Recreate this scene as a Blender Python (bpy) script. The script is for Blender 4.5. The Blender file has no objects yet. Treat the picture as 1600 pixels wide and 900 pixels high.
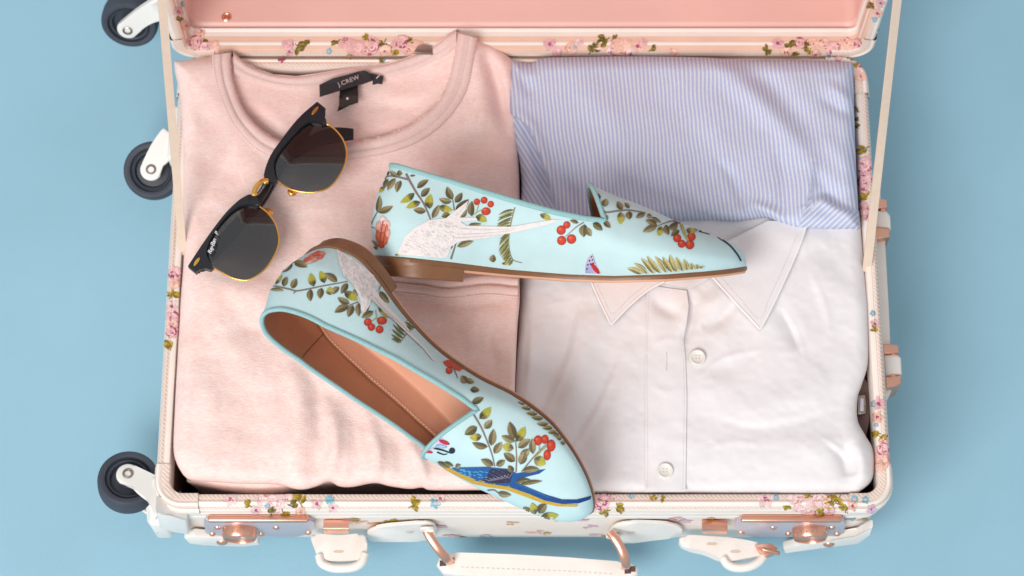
import bpy, bmesh, math, random
import numpy as np
from mathutils import Vector, Matrix
from mathutils.bvhtree import BVHTree

random.seed(7)
rng = np.random.default_rng(11)
scene = bpy.context.scene
COL = scene.collection
R = math.radians

# ------------------------------------------------------------------ camera
TILT = R(20.3)
FPX = 3475.0                       # focal length in pixels of a 1600 px wide picture
H = 0.115                          # height of the case rim above the floor
CAM = Vector((-0.0080, -0.5534, 1.5807))
cam_d = bpy.data.cameras.new('camera')
cam = bpy.data.objects.new('camera', cam_d)
COL.objects.link(cam)
cam.location = CAM
cam.rotation_euler = (TILT, 0, 0)
cam_d.sensor_width = 36
cam_d.lens = FPX / 1600 * 36
cam_d.clip_start = 0.02
cam_d.clip_end = 60
cam_d.dof.use_dof = True
cam_d.dof.focus_distance = 1.49
cam_d.dof.aperture_fstop = 9.0
scene.camera = cam

# ------------------------------------------------------------------ light
world = bpy.data.worlds.new('World')
scene.world = world
world.use_nodes = True
bg = world.node_tree.nodes['Background']
bg.inputs[0].default_value = (0.96, 0.98, 1.0, 1)
bg.inputs[1].default_value = 0.62


def area(name, loc, target, size, power, color):
    l = bpy.data.lights.new(name, 'AREA')
    l.shape = 'RECTANGLE'
    l.size, l.size_y = size
    l.energy = power
    l.color = color
    o = bpy.data.objects.new(name, l)
    COL.objects.link(o)
    o.location = loc
    o.rotation_euler = (Vector(target) - Vector(loc)).to_track_quat('-Z', 'Y').to_euler()
    return o


area('window_light', (-1.0, -1.8, 2.2), (-0.05, 0, 0.1), (1.5, 1.2), 71, (1.0, 0.975, 0.945))

vs = scene.view_settings
vs.view_transform = 'Standard'
vs.look = 'None'
vs.exposure = 0.0
vs.gamma = 1.0
scene.render.engine = 'CYCLES'

# ------------------------------------------------------------------ picture <-> place
VX = Vector((1, 0, 0))
VU = Vector((0, math.cos(TILT), math.sin(TILT)))
VD = Vector((0, math.sin(TILT), -math.cos(TILT)))
TC = -VD                            # towards the camera


def rayd(px, py):
    return VX * ((px - 800) / FPX) + VU * ((450 - py) / FPX) + VD


def P(px, py, z):
    d = rayd(px, py)
    return CAM + d * ((z - CAM.z) / d.z)


def PY(px, py, y):
    d = rayd(px, py)
    return CAM + d * ((y - CAM.y) / d.y)


def PN(px, py, z):
    px = np.asarray(px, float); py = np.asarray(py, float); z = np.asarray(z, float)
    a = (px - 800) / FPX; b = (450 - py) / FPX
    dx = a; dy = b * VU.y + VD.y; dz = b * VU.z + VD.z
    t = (z - CAM.z) / dz
    return np.stack([CAM.x + dx * t, CAM.y + dy * t, CAM.z + dz * t], -1)


# ------------------------------------------------------------------ object helpers
def root_loc(o):
    while o.parent:
        o = o.parent
    return o.location.copy()


def link(o, parent=None):
    COL.objects.link(o)
    if parent:
        o.parent = parent
    return o


def thing(name, label, cat, loc, group=None):
    o = bpy.data.objects.new(name, None)
    o.empty_display_size = 0.02
    COL.objects.link(o)
    o.location = loc
    o['label'] = label
    o['category'] = cat
    if group:
        o['group'] = group
    return o


def mk(name, verts, faces, mats, parent=None, smooth=True, angle=None, midx=None, uv=None, col=None, label=None):
    """verts in world coordinates"""
    me = bpy.data.meshes.new(name)
    off = root_loc(parent) if parent else Vector((0, 0, 0))
    V = np.asarray([tuple(v) for v in verts], float) if not isinstance(verts, np.ndarray) else verts.reshape(-1, 3)
    V = V - np.array(off)
    me.from_pydata(V.tolist(), [], [tuple(int(i) for i in f) for f in faces])
    if not isinstance(mats, (list, tuple)):
        mats = [mats]
    for m in mats:
        me.materials.append(m)
    n = len(me.polygons)
    me.polygons.foreach_set('use_smooth', [smooth] * n)
    if midx is not None:
        me.polygons.foreach_set('material_index', midx)
    if uv is not None:
        uv = np.asarray(uv, float)
        l = me.uv_layers.new(name='UVMap')
        idx = np.empty(len(me.loops), np.int32)
        me.loops.foreach_get('vertex_index', idx)
        l.data.foreach_set('uv', uv[idx].ravel())
    if col is not None:
        ca = me.color_attributes.new('Col', 'FLOAT_COLOR', 'POINT')
        ca.data.foreach_set('color', np.asarray(col, float).ravel())
    me.validate()
    me.update()
    if angle is not None:
        me.set_sharp_from_angle(angle=R(angle))
    o = bpy.data.objects.new(name, me)
    if label:
        o['label'] = label
    return link(o, parent)


def from_bm(name, bm, mats, parent=None, smooth=True, angle=None, label=None):
    """bm in world coordinates"""
    off = root_loc(parent) if parent else Vector((0, 0, 0))
    bmesh.ops.recalc_face_normals(bm, faces=bm.faces)
    for v in bm.verts:
        v.co -= off
    me = bpy.data.meshes.new(name)
    bm.to_mesh(me)
    bm.free()
    if not isinstance(mats, (list, tuple)):
        mats = [mats]
    for m in mats:
        me.materials.append(m)
    me.polygons.foreach_set('use_smooth', [smooth] * len(me.polygons))
    if angle is not None:
        me.set_sharp_from_angle(angle=R(angle))
    o = bpy.data.objects.new(name, me)
    if label:
        o['label'] = label
    return link(o, parent)


def grid_faces(nu, nv, wrap_u=False, wrap_v=False, base=0):
    """index = v*nu + u"""
    f = []
    for v in range(nv if wrap_v else nv - 1):
        for u in range(nu if wrap_u else nu - 1):
            u2 = (u + 1) % nu; v2 = (v + 1) % nv
            f.append((base + v * nu + u, base + v * nu + u2, base + v2 * nu + u2, base + v2 * nu + u))
    return f


def catmull(pts, n, closed=False):
    pts = np.asarray(pts, float)
    k = len(pts)
    if closed:
        ext = np.vstack([pts[-1], pts, pts[0], pts[1]])
        segs = k
    else:
        ext = np.vstack([2 * pts[0] - pts[1], pts, 2 * pts[-1] - pts[-2]])
        segs = k - 1
    dense = []
    for i in range(segs):
        p0, p1, p2, p3 = ext[i], ext[i + 1], ext[i + 2], ext[i + 3]
        for t in np.linspace(0, 1, 24, endpoint=False):
            dense.append(0.5 * ((2 * p1) + (-p0 + p2) * t + (2 * p0 - 5 * p1 + 4 * p2 - p3) * t * t + (-p0 + 3 * p1 - 3 * p2 + p3) * t ** 3))
    dense.append(pts[0] if closed else pts[-1])
    dense = np.array(dense)
    s = np.concatenate([[0], np.cumsum(np.linalg.norm(np.diff(dense, axis=0), axis=1))])
    q = np.linspace(0, s[-1], n + 1)[:-1] if closed else np.linspace(0, s[-1], n)
    return np.stack([np.interp(q, s, dense[:, j]) for j in range(dense.shape[1])], -1)


def catsharp(pts, step=2.0, ang=42):
    """smooth a closed outline but keep its sharp corners"""
    pts = np.asarray(pts, float)
    n = len(pts)
    sharp = []
    for i in range(n):
        a = pts[i] - pts[i - 1]; b = pts[(i + 1) % n] - pts[i]
        c = np.dot(a, b) / (np.linalg.norm(a) * np.linalg.norm(b) + 1e-9)
        if math.degrees(math.acos(max(-1, min(1, c)))) > ang:
            sharp.append(i)
    out = []
    for k, i in enumerate(sharp):
        j = sharp[(k + 1) % len(sharp)]
        idx = [i]
        while idx[-1] != j:
            idx.append((idx[-1] + 1) % n)
        seg = pts[idx]
        L = np.linalg.norm(np.diff(seg, axis=0), axis=1).sum()
        q = catmull(seg, max(2, int(L / step) + 1)) if len(seg) > 2 else seg
        out += q[:-1].tolist()
    return np.array(out)


def tube(name, path, rad, mat, parent, closed=False, n=10, up=None, flat=1.0, cap=True, uvscale=None, label=None):
    """path: list of world points; rad number or list; flat squeezes along up"""
    path = [Vector(p) for p in path]
    m = len(path)
    rad = [rad] * m if not hasattr(rad, '__len__') else rad
    verts = []; uv = []
    prevn = None
    s = 0
    for i, p in enumerate(path):
        a = path[i - 1] if (i > 0 or closed) else p
        b = path[(i + 1) % m] if (i < m - 1 or closed) else p
        t = (b - a).normalized()
        if up is not None:
            nrm = Vector(up)
        elif prevn is None:
            nrm = Vector((0, 0, 1)) if abs(t.z) < 0.9 else Vector((1, 0, 0))
        else:
            nrm = prevn
        nrm = (nrm - t * nrm.dot(t)).normalized()
        prevn = nrm
        bi = t.cross(nrm)
        if i: s += (p - path[i - 1]).length
        for k in range(n):
            an = 2 * math.pi * k / n
            verts.append(p + bi * math.cos(an) * rad[i] + nrm * math.sin(an) * rad[i] * flat)
            uv.append((s * (uvscale or 1), k / n))
    faces = grid_faces(n, m, wrap_u=True, wrap_v=closed)
    if not closed and cap:
        faces.append(tuple(range(n))[::-1])
        faces.append(tuple((m - 1) * n + k for k in range(n)))
    return mk(name, verts, faces, mat, parent, angle=50, uv=uv, label=label)


def lathe(profile, origin, axis, n=32, start=None):
    """profile [(r, h)]; returns verts, faces"""
    axis = Vector(axis).normalized()
    a = axis.orthogonal().normalized() if start is None else Vector(start)
    b = axis.cross(a)
    origin = Vector(origin)
    v = []
    for r, h in profile:
        for k in range(n):
            an = 2 * math.pi * k / n
            v.append(origin + axis * h + (a * math.cos(an) + b * math.sin(an)) * r)
    return v, grid_faces(n, len(profile), wrap_u=True)


def ngon_solid(name, top, bottom, mat, parent, bevel=0.0006, seg=2, angle=40, label=None):
    """solid between two matching outlines (world points)"""
    bm = bmesh.new()
    t = [bm.verts.new(p) for p in top]
    b = [bm.verts.new(p) for p in bottom]
    n = len(t)
    ft = bm.faces.new(t)
    fb = bm.faces.new(b[::-1])
    for i in range(n):
        bm.faces.new((t[i], b[i], b[(i + 1) % n], t[(i + 1) % n]))
    if bevel:
        ed = [e for e in bm.edges if len(e.link_faces) == 2 and (ft in e.link_faces or fb in e.link_faces)]
        bmesh.ops.bevel(bm, geom=ed, offset=bevel, segments=seg, affect='EDGES', profile=0.5, clamp_overlap=True)
    bmesh.ops.triangulate(bm, faces=[f for f in bm.faces if len(f.verts) > 4])
    return from_bm(name, bm, mat, parent, angle=angle, label=label)


def px_solid(name, pts, z, th, mat, parent, bevel=0.0006, n=None, **k):
    """outline in picture points lying at height z (number or function), thickness th downwards"""
    if n:
        pts = catmull(pts, n, closed=True)
    zf = z if callable(z) else (lambda x, y: z)
    top = [P(x, y, zf(x, y)) for x, y in pts]
    bot = [t - Vector((0, 0, th)) for t in top]
    return ngon_solid(name, top, bot, mat, parent, bevel, **k)


def box(name, lo, hi, mat, parent, bevel=0.001, seg=2, rot=None, label=None):
    bm = bmesh.new()
    bmesh.ops.create_cube(bm, size=1)
    lo = Vector(lo); hi = Vector(hi)
    c = (lo + hi) / 2; s = hi - lo
    for v in bm.verts:
        v.co = Vector((v.co.x * s.x, v.co.y * s.y, v.co.z * s.z))
        if rot is not None:
            v.co = rot @ v.co
        v.co += c
    if bevel:
        bmesh.ops.bevel(bm, geom=list(bm.edges), offset=bevel, segments=seg, affect='EDGES', profile=0.5)
    return from_bm(name, bm, mat, parent, angle=40, label=label)


# ------------------------------------------------------------------ materials
def new_mat(name):
    m = bpy.data.materials.new(name)
    m.use_nodes = True
    nt = m.node_tree
    return m, nt, nt.nodes['Principled BSDF']


def mat(name, color, rough=0.6, metal=0.0, var=0.0, vscale=30, bump=0.0, bscale=300, spec=0.5, stretch=(1, 1, 1),
        sheen=0.0, coat=0.0, bdist=0.001):
    m, nt, p = new_mat(name)
    p.inputs['Base Color'].default_value = (*color, 1)
    p.inputs['Roughness'].default_value = rough
    p.inputs['Metallic'].default_value = metal
    p.inputs['Specular IOR Level'].default_value = spec
    if sheen:
        p.inputs['Sheen Weight'].default_value = sheen
        p.inputs['Sheen Roughness'].default_value = 0.5
    if coat:
        p.inputs['Coat Weight'].default_value = coat
        p.inputs['Coat Roughness'].default_value = 0.1
    tc = nt.nodes.new('ShaderNodeTexCoord')
    mp = nt.nodes.new('ShaderNodeMapping')
    mp.inputs['Scale'].default_value = stretch
    nt.links.new(tc.outputs['Object'], mp.inputs[0])
    if var:
        nz = nt.nodes.new('ShaderNodeTexNoise')
        nz.inputs['Scale'].default_value = vscale
        nz.inputs['Detail'].default_value = 5
        nt.links.new(mp.outputs[0], nz.inputs['Vector'])
        rp = nt.nodes.new('ShaderNodeValToRGB')
        rp.color_ramp.elements[0].position = 0.3
        rp.color_ramp.elements[1].position = 0.7
        rp.color_ramp.elements[0].color = (*[c * (1 - var) for c in color], 1)
        rp.color_ramp.elements[1].color = (*[min(1, c * (1 + var * 0.6)) for c in color], 1)
        nt.links.new(nz.outputs['Fac'], rp.inputs[0])
        nt.links.new(rp.outputs[0], p.inputs['Base Color'])
    if bump:
        nb = nt.nodes.new('ShaderNodeTexNoise')
        nb.inputs['Scale'].default_value = bscale
        nb.inputs['Detail'].default_value = 4
        nt.links.new(mp.outputs[0], nb.inputs['Vector'])
        bp = nt.nodes.new('ShaderNodeBump')
        bp.inputs['Strength'].default_value = bump
        bp.inputs['Distance'].default_value = bdist
        nt.links.new(nb.outputs['Fac'], bp.inputs['Height'])
        nt.links.new(bp.outputs[0], p.inputs['Normal'])
    return m


def mat_vcol(name, rough=0.7, bump=0.25, bscale=900):
    m, nt, p = new_mat(name)
    at = nt.nodes.new('ShaderNodeVertexColor')
    at.layer_name = 'Col'
    tc = nt.nodes.new('ShaderNodeTexCoord')
    nz = nt.nodes.new('ShaderNodeTexNoise')
    nz.inputs['Scale'].default_value = bscale
    nz.inputs['Detail'].default_value = 3
    nt.links.new(tc.outputs['Object'], nz.inputs['Vector'])
    mx = nt.nodes.new('ShaderNodeMix')
    mx.data_type = 'RGBA'
    mx.blend_type = 'MULTIPLY'
    mx.inputs['Factor'].default_value = 0.55
    rp = nt.nodes.new('ShaderNodeValToRGB')
    rp.color_ramp.elements[0].position = 0.3
    rp.color_ramp.elements[0].color = (0.55, 0.55, 0.55, 1)
    rp.color_ramp.elements[1].position = 0.65
    nt.links.new(nz.outputs['Fac'], rp.inputs[0])
    nt.links.new(at.outputs['Color'], mx.inputs['A'])
    nt.links.new(rp.outputs[0], mx.inputs['B'])
    nt.links.new(mx.outputs['Result'], p.inputs['Base Color'])
    p.inputs['Roughness'].default_value = rough
    p.inputs['Specular IOR Level'].default_value = 0.3
    bp = nt.nodes.new('ShaderNodeBump')
    bp.inputs['Strength'].default_value = bump
    bp.inputs['Distance'].default_value = 0.0005
    nt.links.new(nz.outputs['Fac'], bp.inputs['Height'])
    nt.links.new(bp.outputs[0], p.inputs['Normal'])
    return m


def mat_bands(name, c1, c2, scale, direction='DIAGONAL', rough=0.6, sharp=(0.4, 0.6), coord='Object', bump=0.0, mapping=None, noise=0.0):
    """two-tone bands (woven twill, stripes)"""
    m, nt, p = new_mat(name)
    tc = nt.nodes.new('ShaderNodeTexCoord')
    mp = nt.nodes.new('ShaderNodeMapping')
    if mapping:
        mp.inputs['Scale'].default_value = mapping
    nt.links.new(tc.outputs[coord], mp.inputs[0])
    w = nt.nodes.new('ShaderNodeTexWave')
    w.bands_direction = direction
    w.inputs['Scale'].default_value = scale
    w.inputs['Distortion'].default_value = noise
    nt.links.new(mp.outputs[0], w.inputs['Vector'])
    rp = nt.nodes.new('ShaderNodeValToRGB')
    rp.color_ramp.elements[0].position = sharp[0]
    rp.color_ramp.elements[1].position = sharp[1]
    rp.color_ramp.elements[0].color = (*c1, 1)
    rp.color_ramp.elements[1].color = (*c2, 1)
    nt.links.new(w.outputs['Fac'], rp.inputs[0])
    nz = nt.nodes.new('ShaderNodeTexNoise')
    nz.inputs['Scale'].default_value = 500
    nt.links.new(tc.outputs['Object'], nz.inputs['Vector'])
    mx = nt.nodes.new('ShaderNodeMix'); mx.data_type = 'RGBA'; mx.blend_type = 'MULTIPLY'
    mx.inputs['Factor'].default_value = 0.18
    nt.links.new(rp.outputs[0], mx.inputs['A'])
    nt.links.new(nz.outputs['Fac'], mx.inputs['B'])
    nt.links.new(mx.outputs['Result'], p.inputs['Base Color'])
    p.inputs['Roughness'].default_value = rough
    p.inputs['Specular IOR Level'].default_value = 0.3
    if bump:
        bp = nt.nodes.new('ShaderNodeBump')
        bp.inputs['Strength'].default_value = bump
        bp.inputs['Distance'].default_value = 0.0006
        nt.links.new(w.outputs['Fac'], bp.inputs['Height'])
        nt.links.new(bp.outputs[0], p.inputs['Normal'])
    return m


def mat_heather(name, dark, light):
    m, nt, p = new_mat(name)
    tc = nt.nodes.new('ShaderNodeTexCoord')
    m1 = nt.nodes.new('ShaderNodeMapping'); m1.inputs['Scale'].default_value = (240, 640, 640)
    m2 = nt.nodes.new('ShaderNodeMapping'); m2.inputs['Scale'].default_value = (48, 80, 80)
    n1 = nt.nodes.new('ShaderNodeTexNoise'); n1.inputs['Scale'].default_value = 1; n1.inputs['Detail'].default_value = 4
    n2 = nt.nodes.new('ShaderNodeTexNoise'); n2.inputs['Scale'].default_value = 1; n2.inputs['Detail'].default_value = 5
    for mp, nz in ((m1, n1), (m2, n2)):
        nt.links.new(tc.outputs['Object'], mp.inputs[0]); nt.links.new(mp.outputs[0], nz.inputs['Vector'])
    ad = nt.nodes.new('ShaderNodeMix'); ad.data_type = 'FLOAT'; ad.inputs['Factor'].default_value = 0.45
    nt.links.new(n1.outputs['Fac'], ad.inputs['A']); nt.links.new(n2.outputs['Fac'], ad.inputs['B'])
    rp = nt.nodes.new('ShaderNodeValToRGB')
    rp.color_ramp.elements[0].position = 0.30; rp.color_ramp.elements[1].position = 0.70
    rp.color_ramp.elements[0].color = (*dark, 1); rp.color_ramp.elements[1].color = (*light, 1)
    nt.links.new(ad.outputs['Result'], rp.inputs[0])
    nt.links.new(rp.outputs[0], p.inputs['Base Color'])
    p.inputs['Roughness'].default_value = 0.9
    p.inputs['Specular IOR Level'].default_value = 0.15
    p.inputs['Sheen Weight'].default_value = 0.15
    m3 = nt.nodes.new('ShaderNodeMapping'); m3.inputs['Scale'].default_value = (500, 1400, 900)
    n3 = nt.nodes.new('ShaderNodeTexNoise'); n3.inputs['Scale'].default_value = 1; n3.inputs['Detail'].default_value = 2
    nt.links.new(tc.outputs['Object'], m3.inputs[0]); nt.links.new(m3.outputs[0], n3.inputs['Vector'])
    bp = nt.nodes.new('ShaderNodeBump'); bp.inputs['Strength'].default_value = 0.5; bp.inputs['Distance'].default_value = 0.0008
    nt.links.new(n3.outputs['Fac'], bp.inputs['Height']); nt.links.new(bp.outputs[0], p.inputs['Normal'])
    return m


M = {}
M['floor'] = mat('blue_paper', (0.295, 0.505, 0.62), 0.75, var=0.05, vscale=7, bump=0.12, bscale=420, spec=0.25)
M['cream'] = mat('cream_piping', (0.86, 0.765, 0.70), 0.45, var=0.04, vscale=40, bump=0.05, bscale=500)
M['shell'] = mat('cream_shell', (0.875, 0.765, 0.69), 0.42, var=0.05, vscale=25, bump=0.06, bscale=220)
M['peach'] = mat('peach_band', (0.80, 0.53, 0.41), 0.5, var=0.05, vscale=60)
M['twill'] = mat_bands('peach_twill', (0.82, 0.58, 0.47), (0.85, 0.765, 0.70), 210, rough=0.6, bump=0.3)
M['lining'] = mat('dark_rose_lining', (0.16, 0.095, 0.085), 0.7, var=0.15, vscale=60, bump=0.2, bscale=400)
M['lidlining'] = mat('pink_satin_lining', (0.80, 0.495, 0.435), 0.4, var=0.05, vscale=14, bump=0.12, bscale=30, bdist=0.002)
M['strap'] = mat('beige_ribbon', (0.72, 0.565, 0.45), 0.65, var=0.04, vscale=200, bump=0.2, bscale=900)
M['leather'] = mat('white_leather', (0.85, 0.79, 0.735), 0.45, var=0.04, vscale=80, bump=0.15, bscale=500)
M['leather_edge'] = mat('beige_leather_edge', (0.66, 0.54, 0.45), 0.6)
M['copper'] = mat('rose_gold', (0.84, 0.45, 0.33), 0.3, metal=1.0, var=0.04, vscale=40, bump=0.03, bscale=400)
M['steel'] = mat('grey_lock_metal', (0.56, 0.52, 0.58), 0.42, metal=0.35)
M['dull'] = mat('antique_metal', (0.36, 0.31, 0.27), 0.35, metal=1.0)
M['hole'] = mat('dark_hole', (0.10, 0.06, 0.05), 0.8)
M['rubber'] = mat('slate_rubber', (0.045, 0.053, 0.073), 0.6, var=0.15, vscale=60, bump=0.1, bscale=400)
M['hub'] = mat('dark_hub', (0.035, 0.04, 0.055), 0.4)
M['whiteplastic'] = mat('white_plastic', (0.80, 0.775, 0.74), 0.4, var=0.03, vscale=30)
M['tee'] = mat_heather('pink_heather_jersey', (0.85, 0.565, 0.51), (0.925, 0.745, 0.70))
M['teeband'] = mat_bands('pink_rib', (0.855, 0.60, 0.55), (0.915, 0.70, 0.655), 330, direction='X', rough=0.9, bump=0.25, coord='UV', sharp=(0.2, 0.8))
M['thread'] = mat('pink_thread', (0.72, 0.50, 0.47), 0.9)
M['threadlight'] = mat('pale_pink_thread', (0.90, 0.73, 0.70), 0.9)
M['whitecotton'] = mat('white_poplin', (0.80, 0.765, 0.775), 0.85, var=0.02, vscale=60, bump=0.2, bscale=1500, spec=0.15)
M['whitethread'] = mat('white_thread', (0.88, 0.85, 0.84), 0.85)
M['greythread'] = mat('grey_thread', (0.67, 0.62, 0.63), 0.85)
M['button'] = mat('pearl_button', (0.80, 0.77, 0.71), 0.22, var=0.06, vscale=120, coat=0.3)
M['label'] = mat('black_satin_label', (0.022, 0.022, 0.026), 0.5, bump=0.2, bscale=1500)
M['labelshine'] = mat('black_shiny_label', (0.02, 0.017, 0.017), 0.22)
M['labeltext'] = mat('pink_label_text', (0.58, 0.44, 0.44), 0.7)
M['acetate'] = mat('black_acetate', (0.012, 0.013, 0.017), 0.3, spec=0.5)
M['acetateink'] = mat('grey_ink', (0.11, 0.12, 0.13), 0.6)
M['whiteink'] = mat('white_ink', (0.85, 0.85, 0.85), 0.5)
M['gold'] = mat('gold', (0.93, 0.52, 0.13), 0.22, metal=1.0)
M['leathertan'] = mat('tan_leather', (0.47, 0.20, 0.105), 0.45, var=0.14, vscale=35, bump=0.15, bscale=400)
M['insole'] = mat('light_tan_leather', (0.70, 0.37, 0.25), 0.42, var=0.08, vscale=30, bump=0.12, bscale=400)
M['sole'] = mat('brown_sole_edge', (0.20, 0.085, 0.035), 0.38, var=0.12, vscale=120, bump=0.08, bscale=600)
M['solebottom'] = mat('salmon_outsole', (0.66, 0.33, 0.20), 0.5, var=0.06, vscale=60)
M['silk'] = mat('aqua_satin', (0.52, 0.70, 0.72), 0.58, var=0.04, vscale=60, bump=0.35, bscale=1500, bdist=0.0005, spec=0.35)
M['binding'] = mat_bands('aqua_grosgrain', (0.27, 0.52, 0.54), (0.45, 0.72, 0.73), 1.0, direction='X', rough=0.5, coord='UV', bump=0.5)
M['print'] = mat_vcol('embroidered_print')
M['bird'] = mat('white_bird_embroidery', (0.78, 0.71, 0.695), 0.8, var=0.06, vscale=320, bump=0.5, bscale=620, bdist=0.001)
M['floral'] = mat_vcol('floral_print', rough=0.5, bump=0.05)


def mat_lens():
    m, nt, p = new_mat('smoke_lens')
    nt.nodes.remove(p)
    out = nt.nodes['Material Output']
    tr = nt.nodes.new('ShaderNodeBsdfTransparent'); tr.inputs[0].default_value = (0.075, 0.077, 0.078, 1)
    gl = nt.nodes.new('ShaderNodeBsdfGlossy'); gl.inputs[0].default_value = (0.9, 0.92, 0.95, 1); gl.inputs['Roughness'].default_value = 0.03
    lw = nt.nodes.new('ShaderNodeFresnel'); lw.inputs['IOR'].default_value = 1.95
    mx = nt.nodes.new('ShaderNodeMixShader')
    nt.links.new(lw.outputs[0], mx.inputs[0]); nt.links.new(tr.outputs[0], mx.inputs[1]); nt.links.new(gl.outputs[0], mx.inputs[2])
    nt.links.new(mx.outputs[0], out.inputs[0])
    return m


M['lens'] = mat_lens()


def mat_stripe():
    """blue and white shirting: thin stripes along the UV u axis, one stripe per unit"""
    m, nt, p = new_mat('blue_striped_shirting')
    uv = nt.nodes.new('ShaderNodeUVMap')
    sp = nt.nodes.new('ShaderNodeSeparateXYZ')
    nt.links.new(uv.outputs[0], sp.inputs[0])
    fr = nt.nodes.new('ShaderNodeMath'); fr.operation = 'FRACT'
    nt.links.new(sp.outputs['X'], fr.inputs[0])
    rp = nt.nodes.new('ShaderNodeValToRGB')
    el = rp.color_ramp.elements
    el[0].position = 0.0; el[0].color = (0.745, 0.76, 0.845, 1)
    el[1].position = 0.30; el[1].color = (0.745, 0.76, 0.845, 1)
    e = el.new(0.42); e.color = (0.48, 0.53, 0.75, 1)
    e = el.new(0.88); e.color = (0.48, 0.53, 0.75, 1)
    e = el.new(1.0); e.color = (0.745, 0.76, 0.845, 1)
    nt.links.new(fr.outputs[0], rp.inputs[0])
    tc = nt.nodes.new('ShaderNodeTexCoord')
    nz = nt.nodes.new('ShaderNodeTexNoise'); nz.inputs['Scale'].default_value = 700; nz.inputs['Detail'].default_value = 2
    nt.links.new(tc.outputs['Object'], nz.inputs['Vector'])
    mx = nt.nodes.new('ShaderNodeMix'); mx.data_type = 'RGBA'; mx.blend_type = 'MULTIPLY'; mx.inputs['Factor'].default_value = 0.2
    nt.links.new(rp.outputs[0], mx.inputs['A']); nt.links.new(nz.outputs['Fac'], mx.inputs['B'])
    nt.links.new(mx.outputs['Result'], p.inputs['Base Color'])
    bp = nt.nodes.new('ShaderNodeBump'); bp.inputs['Strength'].default_value = 0.2; bp.inputs['Distance'].default_value = 0.0005
    nt.links.new(nz.outputs['Fac'], bp.inputs['Height']); nt.links.new(bp.outputs[0], p.inputs['Normal'])
    p.inputs['Roughness'].default_value = 0.85
    p.inputs['Specular IOR Level'].default_value = 0.15
    return m


M['stripe'] = mat_stripe()


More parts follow.
